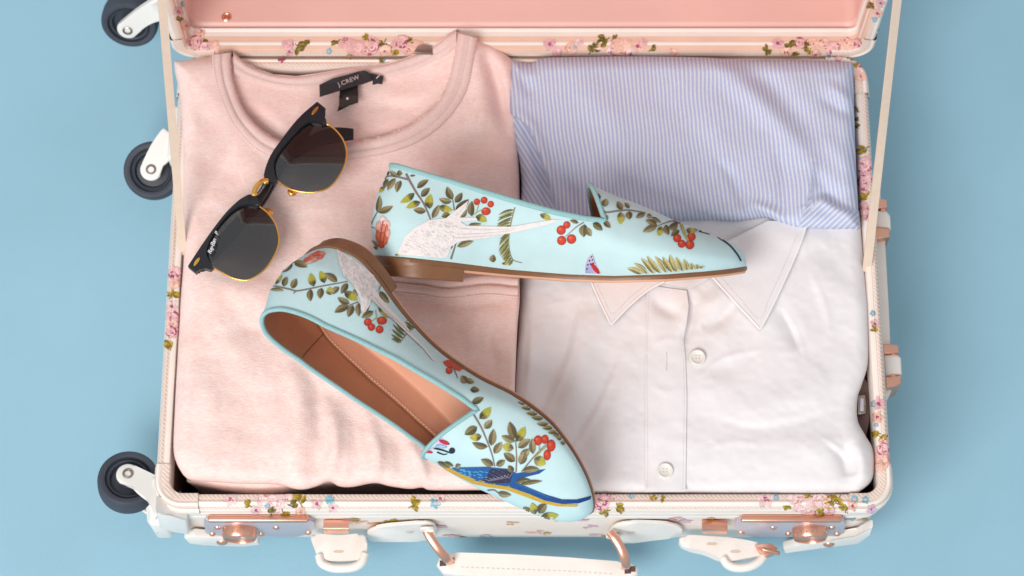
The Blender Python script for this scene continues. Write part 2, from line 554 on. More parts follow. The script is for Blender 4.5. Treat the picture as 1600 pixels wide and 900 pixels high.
# ------------------------------------------------------------------ printed motifs laid onto a surface
class Print:
    """flat motifs drawn as fine meshes that lie on the surface hit from the picture points"""

    def __init__(self, bvhs, off=0.0003, lay=4e-6, cyc=1000):
        self.cyc = cyc; self.b = bvhs; self.off = off; self.lay = lay; self.k = 0
        self.v = []; self.f = []; self.c = []; self.prim = []

    def cast(self, px, py):
        d = rayd(px, py).normalized()
        best = None
        for b in self.b:
            h = b.ray_cast(CAM, d)
            if h[0] is not None and (best is None or h[3] < best[3]):
                best = h
        if best is None:
            return None
        n = best[1]
        if n.dot(d) > 0:
            n = -n
        return best[0] + n * (self.off + self.lay * (self.k % self.cyc))

    def add(self, pts, faces, cols):
        b0 = len(self.v); f0 = len(self.f)
        idx = {}
        hit = [self.cast(x, y) for x, y in pts]
        for i, h in enumerate(hit):
            if h is not None:
                idx[i] = len(self.v)
                self.v.append(h)
                self.c.append((*cols[i], 1.0))
        for f in faces:
            if all(i in idx for i in f):
                q = [hit[i] for i in f]
                if max((q[j] - q[j - 1]).length for j in range(len(q))) < 0.02:
                    self.f.append(tuple(idx[i] for i in f))
        if len(self.f) > f0:
            self.prim.append((b0, len(self.v), f0, len(self.f)))
        self.k += 1

    def leaf(self, bx, by, tx, ty, w, c=None, yg=False):
        n = 7
        dx, dy = tx - bx, ty - by
        L = math.hypot(dx, dy) or 1
        nx, ny = -dy / L, dx / L
        if c is None:
            c = random.choice([(0.215, 0.17, 0.08), (0.26, 0.205, 0.10), (0.185, 0.155, 0.07), (0.31, 0.25, 0.13)])
        c = np.array(c)
        dk = c * 0.62; lt = c * 1.3
        if random.random() < 0.5:
            dk, lt = lt, dk
        bend = random.uniform(-0.08, 0.08) * L
        pts = []; cols = []
        for i in range(n):
            t = i / (n - 1)
            hw = w / 2 * (math.sin(math.pi * t ** 0.85) ** 0.75 if 0 < t < 1 else 0.04)
            b = bend * math.sin(math.pi * t)
            cx, cy = bx + dx * t + nx * b, by + dy * t + ny * b
            tipc = np.array((0.50, 0.47, 0.045))
            for s, cc in ((-1, dk), (-0.12, dk * 0.9), (0.12, lt), (1, lt * 0.9)):
                pts.append((cx + nx * hw * s, cy + ny * hw * s))
                q = cc * (0.62 + 0.55 * t)
                if yg and t > 0.45:
                    q = q * 0.25 + tipc * 0.8
                cols.append(np.clip(q, 0, 1))
        self.add(pts, grid_faces(4, n), cols)

    def stroke(self, pts, w, c, n=None, taper=0.6):
        pts = catmull(pts, n or max(4, int(len(pts) * 5)))
        m = len(pts)
        out = []; cols = []
        for i in range(m):
            a = pts[max(0, i - 1)]; b = pts[min(m - 1, i + 1)]
            t = b - a; t = t / (np.linalg.norm(t) + 1e-9)
            hw = w / 2 * (1 - (1 - taper) * i / (m - 1))
            for s, k in ((-1, 0.7), (0, 1.25), (1, 0.8)):
                out.append((pts[i][0] - t[1] * hw * s, pts[i][1] + t[0] * hw * s))
                cols.append(np.clip(np.array(c) * k, 0, 1))
        self.add(out, grid_faces(3, m), cols)

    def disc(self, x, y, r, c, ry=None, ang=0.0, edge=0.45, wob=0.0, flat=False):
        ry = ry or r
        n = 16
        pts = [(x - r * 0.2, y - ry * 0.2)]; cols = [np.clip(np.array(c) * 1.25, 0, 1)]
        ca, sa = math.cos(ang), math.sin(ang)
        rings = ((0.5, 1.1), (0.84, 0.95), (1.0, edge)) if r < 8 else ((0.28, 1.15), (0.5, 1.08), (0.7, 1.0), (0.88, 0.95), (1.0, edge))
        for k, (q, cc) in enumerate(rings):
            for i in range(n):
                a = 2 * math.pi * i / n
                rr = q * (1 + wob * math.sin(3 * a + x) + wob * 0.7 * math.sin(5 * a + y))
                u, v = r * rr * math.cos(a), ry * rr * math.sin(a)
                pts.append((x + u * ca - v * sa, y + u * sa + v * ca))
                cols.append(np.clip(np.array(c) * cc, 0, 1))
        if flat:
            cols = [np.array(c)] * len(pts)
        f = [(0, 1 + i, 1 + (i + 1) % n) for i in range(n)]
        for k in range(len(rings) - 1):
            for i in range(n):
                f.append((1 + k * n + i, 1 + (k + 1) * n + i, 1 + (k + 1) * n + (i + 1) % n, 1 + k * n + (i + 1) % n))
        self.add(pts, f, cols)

    def poly(self, pts, c, maxlen=7.0, c2=None, smooth=None):
        """c -> c2 graded from the first point to the farthest"""
        if smooth:
            pts = catmull(pts, smooth, closed=True)
        v, f = poly2d(pts, maxlen)
        p0 = np.array(pts[0]); far = max(np.linalg.norm(np.array(p) - p0) for p in pts)
        c = np.array(c); c2 = c if c2 is None else np.array(c2)
        cols = []
        for q in v:
            t = min(1, np.linalg.norm(np.array(q) - p0) / far)
            cols.append(np.clip((c * (1 - t) + c2 * t) * random.uniform(0.9, 1.1), 0, 1))
        self.add(v, f, cols)

    def build(self, name, mt, parent, gap=0.003):
        """one part for each motif that stands apart from the others"""
        A = [np.array([tuple(p) for p in self.v[a:b]]) for a, b, _, _ in self.prim]
        n = len(A)
        par = list(range(n))

        def find(i):
            while par[i] != i:
                i = par[i]
            return i
        lo = [a.min(0) - gap / 2 for a in A]; hi = [a.max(0) + gap / 2 for a in A]
        for i in range(n):
            for j in range(i):
                if (lo[i] <= hi[j]).all() and (lo[j] <= hi[i]).all() and find(i) != find(j):
                    d = np.sqrt(((A[i][:, None] - A[j][None]) ** 2).sum(-1).min())
                    if d < gap:
                        par[find(i)] = find(j)
        groups = {}
        for i in range(n):
            groups.setdefault(find(i), []).append(i)
        out = []
        for g in groups.values():
            V = []; F = []; Cc = []
            for i in sorted(g):
                a, b, fa, fb_ = self.prim[i]
                sh_ = len(V) - a
                V += self.v[a:b]; Cc += self.c[a:b]
                F += [tuple(k + sh_ for k in f) for f in self.f[fa:fb_]]
            out.append(mk(name, V, F, mt, parent, col=Cc))
        return out


def poly2d(pts, maxlen):
    bm = bmesh.new()
    vs_ = [bm.verts.new((p[0], p[1], 0)) for p in pts]
    f = bm.faces.new(vs_)
    f.normal_update()
    bmesh.ops.triangulate(bm, faces=[f], ngon_method='EAR_CLIP')
    bm.normal_update()
    for _ in range(7):
        ed = [e for e in bm.edges if e.calc_length() > maxlen]
        if not ed:
            break
        bmesh.ops.subdivide_edges(bm, edges=ed, cuts=1)
        bmesh.ops.triangulate(bm, faces=[q for q in bm.faces if len(q.verts) > 3])
    bm.verts.index_update()
    v = [(q.co.x, q.co.y) for q in bm.verts]
    fs = [tuple(x.index for x in q.verts) for q in bm.faces]
    bm.free()
    return v, fs


def bvh_of(*objs):
    out = []
    for o in objs:
        off = root_loc(o)
        v = [p.co + off for p in o.data.vertices]
        out.append(BVHTree.FromPolygons(v, [tuple(p.vertices) for p in o.data.polygons]))
    return out


# ------------------------------------------------------------------ cloth helpers (heights are fields over the picture points)
def vnoise(x, y, s, seed):
    g = np.random.default_rng(seed).uniform(-1, 1, (64, 64))
    x = np.asarray(x, float) / s; y = np.asarray(y, float) / s
    xi = np.floor(x).astype(int); yi = np.floor(y).astype(int)
    fx = x - xi; fy = y - yi
    fx = fx * fx * fx * (fx * (fx * 6 - 15) + 10); fy = fy * fy * fy * (fy * (fy * 6 - 15) + 10)
    a = g[yi % 64, xi % 64]; b = g[yi % 64, (xi + 1) % 64]; c = g[(yi + 1) % 64, xi % 64]; d = g[(yi + 1) % 64, (xi + 1) % 64]
    return (a * (1 - fx) + b * fx) * (1 - fy) + (c * (1 - fx) + d * fx) * fy


def polydist(x, y, line, closed=False):
    """distance, signed side and parameter to a polyline"""
    line = np.asarray(line, float)
    if closed:
        line = np.vstack([line, line[0]])
    x = np.asarray(x, float); y = np.asarray(y, float)
    best = np.full(x.shape, 1e9); side = np.zeros(x.shape); par = np.zeros(x.shape)
    seg = np.linalg.norm(np.diff(line, axis=0), axis=1)
    cum = np.concatenate([[0], np.cumsum(seg)])
    for i in range(len(line) - 1):
        ax, ay = line[i]; bx, by = line[i + 1]
        dx, dy = bx - ax, by - ay
        L2 = dx * dx + dy * dy + 1e-9
        t = np.clip(((x - ax) * dx + (y - ay) * dy) / L2, 0, 1)
        d = np.hypot(x - (ax + dx * t), y - (ay + dy * t))
        m = d < best
        best = np.where(m, d, best)
        side = np.where(m, np.sign((x - ax) * dy - (y - ay) * dx), side)
        par = np.where(m, (cum[i] + seg[i] * t) / cum[-1], par)
    return best, side, par


def inside(x, y, poly):
    poly = np.asarray(poly, float)
    r = np.zeros(np.shape(x), bool)
    n = len(poly)
    for i in range(n):
        x1, y1 = poly[i]; x2, y2 = poly[i - 1]
        c = ((y1 > y) != (y2 > y)) & (x < (x2 - x1) * (y - y1) / (y2 - y1 + 1e-12) + x1)
        r ^= c
    return r


_cm = {}


def creases(x, y, items):
    z = np.zeros(np.shape(x))
    for kind, line, w, amp in items:
        key = tuple(line)
        if key not in _cm:
            _cm[key] = catmull(line, 14) if len(line) > 2 else np.asarray(line, float)
        line = _cm[key]
        d, s, t = polydist(x, y, line)
        tp = np.sin(np.pi * np.clip(t, 0.02, 0.98)) ** 0.5
        if kind == 'r':
            z += amp * np.exp(-(d / w) ** 2) * tp
        else:
            q = d * s / w
            z += amp * 1.6 * q * np.exp(-q * q) * tp
    return z


def coons(top, bottom, left, right, nu, nv):
    T = catmull(top, nu); B = catmull(bottom, nu); Lf = catmull(left, nv); Rt = catmull(right, nv)
    u = np.linspace(0, 1, nu)[None, :, None]; v = np.linspace(0, 1, nv)[:, None, None]
    S = (1 - v) * T[None] + v * B[None] + (1 - u) * Lf[:, None] + u * Rt[:, None]
    S -= (1 - u) * (1 - v) * T[0] + u * (1 - v) * T[-1] + (1 - u) * v * B[0] + u * v * B[-1]
    return S


def cloth(name, S, zfun, mt, parent, roll=24, rollh=0.011, skirt=(), hole=None, uvfun=None, noroll=None, label=None):
    nv, nu = S.shape[:2]
    X = S[..., 0]; Y = S[..., 1]
    bound = np.vstack([S[0, :-1], S[:-1, -1], S[-1, ::-1][:-1], S[::-1, 0][:-1]])
    d, _, _ = polydist(X, Y, bound[::3], closed=True)
    d[0, :] = d[-1, :] = 0; d[:, 0] = d[:, -1] = 0
    q = 1 - np.clip(d / roll, 0, 1)
    rl = (1 - np.sqrt(np.clip(1 - q * q, 0, 1))) * rollh
    if noroll is not None:
        rl = rl * noroll(X, Y)
    Z = zfun(X, Y) - rl
    V = PN(X, Y, Z).reshape(-1, 3)
    faces = grid_faces(nu, nv)
    uv = np.stack(uvfun(X, Y), -1).reshape(-1, 2) if uvfun else np.stack([X, Y], -1).reshape(-1, 2) / 100
    xf, yf = X.ravel(), Y.ravel()
    if hole is not None:
        hin = inside(xf, yf, hole)
        faces = [f for f in faces if not any(hin[list(f)])]
    ring = [(0, j) for j in range(nu - 1)] + [(i, nu - 1) for i in range(nv - 1)] + [(nv - 1, j) for j in range(nu - 1, 0, -1)] + [(i, 0) for i in range(nv - 1, 0, -1)]
    rid = [i * nu + j for i, j in ring]
    if skirt:
        c = np.array([V[i] for i in rid])
        tn = np.roll(c, -4, 0) - np.roll(c, 4, 0)
        nrm = np.stack([tn[:, 1], -tn[:, 0]], -1)
        nrm /= np.linalg.norm(nrm, axis=1)[:, None] + 1e-9
        cen = c[:, :2].mean(0)
        if ((c[:, :2] - cen) * nrm).sum() > 0:
            nrm = -nrm                      # inwards
        prev = rid
        vs_ = [V]; uvs = [uv]; base = len(V)
        for inn, dz, absz in skirt:
            w = c.copy()
            w[:, :2] += nrm * inn
            w[:, 2] = absz if absz is not None else c[:, 2] + dz
            cur = list(range(base, base + len(w))); base += len(w)
            vs_.append(w); uvs.append(uv[rid])
            k = len(w)
            for i in range(k):
                j = (i + 1) % k
                if hole is not None and hin[rid[i]] and hin[rid[j]]:
                    continue
                faces.append((prev[i], cur[i], cur[j], prev[j])[::-1])
            prev = cur
        V = np.vstack(vs_); uv = np.vstack(uvs)
    used = np.zeros(len(V), bool)
    for f in faces:
        used[list(f)] = True
    remap = np.cumsum(used) - 1
    faces = [tuple(remap[i] for i in f) for f in faces]
    o = mk(name, V[used], faces, mt, parent, uv=uv[used], label=label)
    bm = bmesh.new(); bm.from_mesh(o.data); bmesh.ops.recalc_face_normals(bm, faces=bm.faces); bm.to_mesh(o.data); bm.free()
    return o


def sheet(name, pts, zfun, mt, parent, th=0.0008, maxlen=9, n=None, label=None, uvs=None):
    """thin piece of cloth following the height field"""
    if n:
        pts = catmull(pts, n, closed=True)
    v, f = poly2d(pts, maxlen)
    v = np.array(v)
    z = zfun(v[:, 0], v[:, 1])
    W = PN(v[:, 0], v[:, 1], z)
    o = mk(name, W, f, mt, parent, uv=v / 100 if uvs is None else uvs(v), label=label)
    me = o.data
    bm = bmesh.new(); bm.from_mesh(me)
    bmesh.ops.recalc_face_normals(bm, faces=bm.faces)
    if sum(q.normal.z for q in bm.faces) < 0:
        bmesh.ops.reverse_faces(bm, faces=bm.faces)
    be = [e for e in bm.edges if len(e.link_faces) == 1]
    for e in be:
        e.smooth = False
    r = bmesh.ops.extrude_edge_only(bm, edges=be)
    for q in r['geom']:
        if isinstance(q, bmesh.types.BMVert):
            q.co.z -= th
    bm.normal_update()
    bm.to_mesh(me); bm.free()
    me.polygons.foreach_set('use_smooth', [True] * len(me.polygons))
    return o


def seam(name, pts, zfun, r, mt, parent, n=60, dash=None, flat=0.6):
    """a thread line lying on the cloth; dash=(on, period) in picture points"""
    pts = catmull(pts, n)
    if dash is None:
        z = zfun(pts[:, 0], pts[:, 1])
        return tube(name, PN(pts[:, 0], pts[:, 1], z), r, mt, parent, n=6, flat=flat)
    s = np.concatenate([[0], np.cumsum(np.linalg.norm(np.diff(pts, axis=0), axis=1))])
    V = []; Fc = []
    a = 0.0
    ts = np.arange(0, s[-1] - dash[0], dash[1])
    ts = np.stack([ts, ts + dash[0]], -1).ravel()
    qx = np.interp(ts, s, pts[:, 0]); qy = np.interp(ts, s, pts[:, 1])
    WW = PN(qx, qy, zfun(qx, qy)).reshape(-1, 2, 3)
    for w in WW:
        d = Vector(w[1] - w[0]).normalized(); sd = d.cross(Vector((0, 0, 1))) * r; up = Vector((0, 0, r))
        b = len(V)
        for p in w:
            p = Vector(p)
            V += [p - sd, p + up, p + sd]
        Fc += [(b, b + 1, b + 4, b + 3), (b + 1, b + 2, b + 5, b + 4), (b, b + 2, b + 1), (b + 3, b + 4, b + 5)]
    o = mk(name, V, Fc, mt, parent)
    o['kind'] = 'stuff'
    return o


def text_mesh(name, txt, origin, ex, ey, size, mt, parent, shear=0.0, ext=0.0001, spacing=1.0):
    """lettering standing on a surface: origin world, ex/ey unit vectors"""
    cu = bpy.data.curves.new(name, 'FONT')
    cu.body = txt; cu.size = size; cu.shear = shear; cu.extrude = ext; cu.space_character = spacing
    to = bpy.data.objects.new(name + '_tmp', cu)
    COL.objects.link(to)
    me = bpy.data.meshes.new_from_object(to.evaluated_get(bpy.context.evaluated_depsgraph_get()))
    bpy.data.objects.remove(to)
    bpy.data.curves.remove(cu)
    ez = ex.cross(ey)
    off = root_loc(parent)
    for v in me.vertices:
        v.co = origin + ex * v.co.x + ey * v.co.y + ez * v.co.z - off
    me.materials.clear(); me.materials.append(mt)
    me.name = name
    o = bpy.data.objects.new(name, me)
    return link(o, parent)

# ================================================================== THE SETTING
def build_floor():
    n = 24
    V = []
    for j in range(n + 1):
        for i in range(n + 1):
            V.append((-6 + 12 * i / n, -6 + 12 * j / n, 0))
    o = mk('floor', V, grid_faces(n + 1, n + 1), M['floor'])
    o['kind'] = 'structure'
    o['label'] = 'plain light blue floor under the suitcase'


build_floor()

# ================================================================== SUITCASE
HA, HB, RC = 0.250, 0.1685, 0.018
case = thing('suitcase', 'open cream floral suitcase with rose gold locks, packed with folded clothes', 'suitcase', (0, 0, 0))


def rrect(a, b, r, nc=9, ns=26):
    """rounded rectangle, counterclockwise from the right side; returns points and outward normals"""
    r = max(r, 0.0008)
    pts = []; nor = []
    cs = [((a - r), (b - r), 0), (-(a - r), (b - r), 90), (-(a - r), -(b - r), 180), ((a - r), -(b - r), 270)]
    for k, (cx, cy, a0) in enumerate(cs):
        for i in range(nc):
            an = R(a0 + 90 * i / (nc - 1))
            pts.append((cx + r * math.cos(an), cy + r * math.sin(an))); nor.append((math.cos(an), math.sin(an)))
        nx, ny, na = cs[(k + 1) % 4]
        an = R(a0 + 90)
        e0 = pts[-1]; e1 = (nx + r * math.cos(R(na)), ny + r * math.sin(R(na)))
        for i in range(1, ns):
            t = i / ns
            pts.append((e0[0] + (e1[0] - e0[0]) * t, e0[1] + (e1[1] - e0[1]) * t)); nor.append((math.cos(an), math.sin(an)))
    return pts, nor


def sweep(name, prof, mats, parent, a=HA, b=HB, xf=None, seg_m=None, side_m=None, close_bottom=False, part=None, angle=35, r=RC):
    """prof [(outward offset, z)], seg_m: material per profile segment"""
    rows = []
    for n, z in prof:
        p, nor = rrect(a + n, b + n, r + n)
        rows.append([Vector((x, y, z)) for x, y in p])
    k = len(rows[0])
    sel = range(k)
    V = [v for row in rows for v in row]
    F = []; mi = []
    for j in range(len(prof) - 1):
        for i in sel:
            i2 = (i + 1) % k
            F.append((j * k + i, (j + 1) * k + i, (j + 1) * k + i2, j * k + i2))
            if seg_m:
                side = abs(nor[i][0]) > 0.75
                mi.append(side_m[j] if (side and side_m) else seg_m[j])
            else:
                mi.append(0)
    if close_bottom:
        F.append(tuple((len(prof) - 1) * k + i for i in range(k))); mi.append(0)
    if xf:
        V = [xf(v) for v in V]
    o = mk(name, V, F, mats, parent, angle=angle, midx=mi)
    bm = bmesh.new(); bm.from_mesh(o.data); bmesh.ops.recalc_face_normals(bm, faces=bm.faces); bm.to_mesh(o.data); bm.free()
    return o


LHA = 0.254


def lidx(v):
    return Vector((v.x, HB + 0.002 + H - v.z, H - 0.003 + v.y + HB))


rim_prof = [(-.0086, H - .026), (-.0086, H - .003), (-.0080, H - .0010), (-.0070, H - .0003), (-.0046, H - .0001), (-.0042, H - .0010), (-.0036, H - .0002),
            (-.0022, H + .0004), (-.0006, H - .0008), (.0004, H - .0030), (.0000, H - .0052), (.0012, H - .0064), (.0018, H - .0090), (.0016, H - .0125),
            (.0000, H - .0148), (.0010, H - .0162), (.0014, H - .0190), (.0012, H - .0225), (-.0003, H - .0245), (.0007, H - .0258), (.0010, H - .0290), (.0007, H - .0330), (-.0014, H - .0355)]
# materials: 0 cream, 1 twill, 2 peach
rim_front = [0, 0, 1, 1, 1, 2, 0, 0, 0, 2, 1, 0, 0, 2, 0, 0, 0, 2, 0, 0, 0, 0]
rim_side = [0, 0, 0, 0, 0, 0, 1, 1, 1, 2, 0, 0, 0, 2, 0, 0, 0, 2, 0, 0, 0, 0]
base_rim = sweep('base_rim', rim_prof, [M['cream'], M['twill'], M['peach']], case, seg_m=rim_front, side_m=rim_side)
shell_prof = [(-.0016, H - .034), (-.0014, 0.030), (-.0018, 0.022), (-.004, 0.010), (-.010, 0.003), (-.020, 0.0004)]
base_shell = sweep('base_shell', shell_prof, M['shell'], case, close_bottom=True, angle=60)
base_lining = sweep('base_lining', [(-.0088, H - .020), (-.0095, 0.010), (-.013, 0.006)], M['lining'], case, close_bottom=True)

lid_prof = [(-.0120, H - .0170), (-.0112, H - .0155), (-.0106, H - .0150), (-.0104, H - .0128), (-.0107, H - .0112), (-.0102, H - .0092), (-.0102, H - .0072), (-.0105, H - .0060),
            (-.0098, H - .0044), (-.0094, H - .0018), (-.0075, H - .0002), (-.0040, H + .0002)] + rim_prof[7:]
lid_m = [0, 0, 0, 0, 2, 2, 0, 0, 2, 2, 1] + rim_front[6:]
lid_rim = sweep('lid_rim', lid_prof, [M['cream'], M['twill'], M['peach']], case, a=LHA, xf=lidx, seg_m=lid_m)
lid_shell = sweep('lid_shell', shell_prof, M['shell'], case, a=LHA, xf=lidx, close_bottom=True, angle=60)
lid_lining = sweep('lid_lining', [(-.0119, H - .0158), (-.0100, H - .0166), (-.0088, H - .0190), (-.0096, H - .0215), (-.0112, H - .0228), (-.0113, 0.020), (-.016, 0.007), (-.022, 0.005)],
                   M['lidlining'], case, a=LHA, xf=lidx, close_bottom=True, r=0.02)


def corner_cap(sx, sy, lid=False):
    """ribbed sleeve over one corner of the frame"""
    a = LHA if lid else HA
    prof = [(n * 1.0 + (0.0011 if n > -.006 else -0.0006), z + (0.0012 if z > H - .002 else 0)) for n, z in rim_prof[1:15]]
    rows = []
    for n, z in prof:
        r = max(RC + n, 0.0008)
        cx, cy = a + n - r, HB + n - r
        row = []
        ext = 0.011
        row.append(Vector((cx + r, cy - ext, z)))
        for i in range(9):
            an = R(90 * i / 8)
            row.append(Vector((cx + r * math.cos(an), cy + r * math.sin(an), z)))
        row.append(Vector((cx - ext, cy + r, z)))
        rows.append([Vector((p.x * sx, p.y * sy, p.z)) for p in row])
    k = len(rows[0])
    V = [p for r_ in rows for p in r_]
    if lid:
        V = [lidx(v) for v in V]
    mi = []
    F = grid_faces(k, len(rows))
    for j in range(len(rows) - 1):
        mi += [(1 if j in (1, 2, 3, 7, 8) else 0)] * (k - 1)
    o = mk('corner_cap', V, F, [M['cream'], M['twill']], case, angle=40, midx=mi)
    bm = bmesh.new(); bm.from_mesh(o.data); bmesh.ops.recalc_face_normals(bm, faces=bm.faces); bm.to_mesh(o.data); bm.free()
    return o


caps = [corner_cap(sx, sy) for sx in (-1, 1) for sy in (-1, 1)]
for sx in (-1, 1):
    for sy in (-1, 1):
        corner_cap(sx, sy, lid=True)


# ---- straps that hold the lid
def ribbon(name, a, b, w, th, mt, sag=0.0):
    a = Vector(a); b = Vector(b)
    n = 24
    V = []
    d = (b - a).normalized()
    wx = Vector((1, 0, 0)); wx = (wx - d * wx.dot(d)).normalized()
    nn = d.cross(wx)
    for i in range(n):
        t = i / (n - 1)
        p = a.lerp(b, t) + Vector((0, 0, -sag * math.sin(math.pi * t)))
        tw = 0.5 * math.sin(t * 2.6)
        w1 = wx * math.cos(tw) + nn * math.sin(tw); n1 = nn * math.cos(tw) - wx * math.sin(tw)
        V += [p + w1 * w / 2 + n1 * th / 2, p - w1 * w / 2 + n1 * th / 2, p - w1 * w / 2 - n1 * th / 2, p + w1 * w / 2 - n1 * th / 2]
    F = grid_faces(4, n, wrap_u=True) + [(3, 2, 1, 0), tuple((n - 1) * 4 + i for i in range(4))]
    return mk(name, V, F, mt, case, angle=30)


ribbon('lid_strap', P(286, 398, H - 0.004), (-0.2385, HB + 0.012, H + 0.215), 0.0056, 0.0014, M['strap'])
ribbon('lid_strap', P(1354, 424, H - 0.004), (0.2462, HB + 0.006, H + 0.215), 0.0062, 0.0014, M['strap'])

box('hinge', (-0.242, HB + 0.0010, 0.1035), (0.242, HB + 0.0062, 0.1098), M['peach'], case, bevel=0.001)

# ---- press stud on the lid lining
lb = bvh_of(lid_lining)
pc = Print(lb, off=0.0)
q = pc.cast(354, 27)
v, f = lathe([(0.0036, 0), (0.0036, 0.0006), (0.0028, 0.0011), (0.0020, 0.0006), (0.0016, 0.0005), (0.0013, 0.0012), (0.0001, 0.0014)], q, (0, 0, 1), 24)
mk('press_stud', v, f, M['copper'], case, angle=40)
px_solid('hinge_plate', [(646, 82), (652, 72), (664, 69), (676, 75), (676, 84)], H + 0.0105, 0.003, M['dull'], case, bevel=0.0005)


# ---- casters
def caster(center, axis, mount, bracket, arm_w=0.0082, flare=0.0125, s=1.0):
    center = Vector(center); axis = Vector(axis).normalized(); mount = Vector(mount)
    u = mount - center
    u = u - axis * u.dot(axis)
    Ld = u.length
    u.normalize()
    w = axis.cross(u)
    bm = bmesh.new()

    def plate(h0, h1):
        pts = []
        for i in range(13):
            an = R(90 + 180 * i / 12)
            pts.append((arm_w * math.cos(an), arm_w * math.sin(an)))
        m = 8
        low = []; up = []
        for i in range(1, m + 1):
            t = i / m
            x = t * (Ld + 0.004)
            bend = 0.0035 * math.sin(math.pi * t)
            hw = arm_w + (flare - arm_w) * t ** 1.6 - 0.0016 * math.sin(math.pi * t)
            low.append((x, -hw + bend)); up.append((x, hw + bend))
        out = pts + low + up[::-1]
        top = [bm.verts.new(center + u * x + w * y + axis * h1) for x, y in out]
        bot = [bm.verts.new(center + u * x + w * y + axis * h0) for x, y in out]
        ft = bm.faces.new(top); fb = bm.faces.new(bot[::-1])
        n = len(out)
        for i in range(n):
            bm.faces.new((top[i], bot[i], bot[(i + 1) % n], top[(i + 1) % n]))
        ed = [e for e in bm.edges if ft in e.link_faces or fb in e.link_faces]
        bmesh.ops.bevel(bm, geom=ed, offset=0.0013, segments=3, affect='EDGES', profile=0.5)
    plate(0.0098, 0.0138)
    plate(-0.0138, -0.0098)
    # crown joining the two plates beside the wheel
    c0 = center + u * (0.0265)
    c1 = mount
    for (a, b, hw, hh) in ((c0, c1, flare * 0.8, 0.0108),):
        ring = []
        for p in (a, b):
            ring.append([bm.verts.new(p + w * (hw * sx) + axis * (hh * sy)) for sx, sy in ((-1, -1), (1, -1), (1, 1), (-1, 1))])
        for i in range(4):
            j = (i + 1) % 4
            bm.faces.new((ring[0][i], ring[0][j], ring[1][j], ring[1][i]))
        bm.faces.new(ring[0][::-1]); bm.faces.new(ring[1])
    # bracket screwed on the case
    lo, hi = bracket
    r = bmesh.ops.create_cube(bm, size=1)
    for vv in r['verts']:
        vv.co = Vector([(lo[i] + hi[i]) / 2 + vv.co[i] * (hi[i] - lo[i]) for i in range(3)])
    ed = list({e for vv in r['verts'] for e in vv.link_edges})
    bmesh.ops.bevel(bm, geom=ed, offset=0.004, segments=3, affect='EDGES', profile=0.5)
    fork = from_bm('caster', bm, M['whiteplastic'], case, angle=45)
    half = [(0.0128, 0.0040), (0.0132, 0.0062), (0.0144, 0.0068), (0.0150, 0.0052), (0.0158, 0.0050), (0.0164, 0.0078), (0.0182, 0.0086), (0.0200, 0.0084), (0.0212, 0.0070), (0.0217, 0.0040), (0.0218, 0.0)]
    prof = half + [(r_, -h_) for r_, h_ in half[::-1][1:]]
    v, f = lathe(prof, center, axis, 44)
    t = mk('tyre', v, f, M['rubber'], fork, angle=40)
    hp = [(0.0001, 0.0062), (0.0045, 0.0062), (0.0060, 0.0036), (0.0120, 0.0032), (0.0130, 0.0045)]
    v, f = lathe(hp + [(r_, -h_) for r_, h_ in hp[::-1]], center, axis, 32)
    mk('hub', v, f, M['hub'], fork, angle=40)
    v, f = lathe([(0.0038, 0.0135), (0.0038, 0.0146), (0.0030, 0.0150), (0.0024, 0.0142), (0.0020, 0.0136), (0.0001, 0.0136)], center, axis, 24)
    mk('axle_cap', v, f, M['dull'], fork, angle=40)
    return fork


c1 = P(240, 267, 0.058); m1 = P(276, 226, 0.058)
caster(c1, TC * 1.0 + VX * 0.02 + VU * 0.02, m1, ((-0.262, m1.y - 0.022, 0.034), (-0.2485, m1.y + 0.022, 0.082)))
c2 = P(201, 754, 0.058); m2 = P(258, 806, 0.050)
caster(c2, TC * 1.0 + VX * 0.12 + VU * 0.62, m2, ((-0.262, m2.y - 0.012, 0.030), (-0.2485, m2.y + 0.024, 0.072)), flare=0.0135)
c3 = PY(204, 30, HB + 0.062); m3 = PY(262, 8, HB + 0.062)
caster(c3, TC * 0.75 - VU * 0.75 - VX * 0.05, m3, ((-0.2665, HB + 0.038, m3.z - 0.020), (-0.2525, HB + 0.086, m3.z + 0.024)))
# guard at the front lower corner, under the caster
ngon_solid('corner_guard', [PY(x, y, -0.1740) for x, y in [(243, 800), (262, 806), (292, 812), (296, 836), (268, 832), (250, 826)]],
           [PY(x, y, -0.1740) + Vector((0, 0.012, 0)) for x, y in [(243, 800), (262, 806), (292, 812), (296, 836), (268, 832), (250, 826)]], M['whiteplastic'], case, bevel=0.0018, seg=3)


# ---- hardware on the front wall
FY = -0.1690


def wall_solid(name, pts, out, mt, parent=None, back=0.0, bevel=0.0007, n=None, label=None):
    """flat piece on the front wall, outline in picture points at its front face"""
    if n:
        pts = catmull(pts, n, closed=True)
    y = FY - out
    top = [PY(x, py, y) for x, py in pts]
    bot = [Vector((p.x, FY + back, p.z)) for p in top]
    return ngon_solid(name, top, bot, mt, parent or case, bevel, label=label)


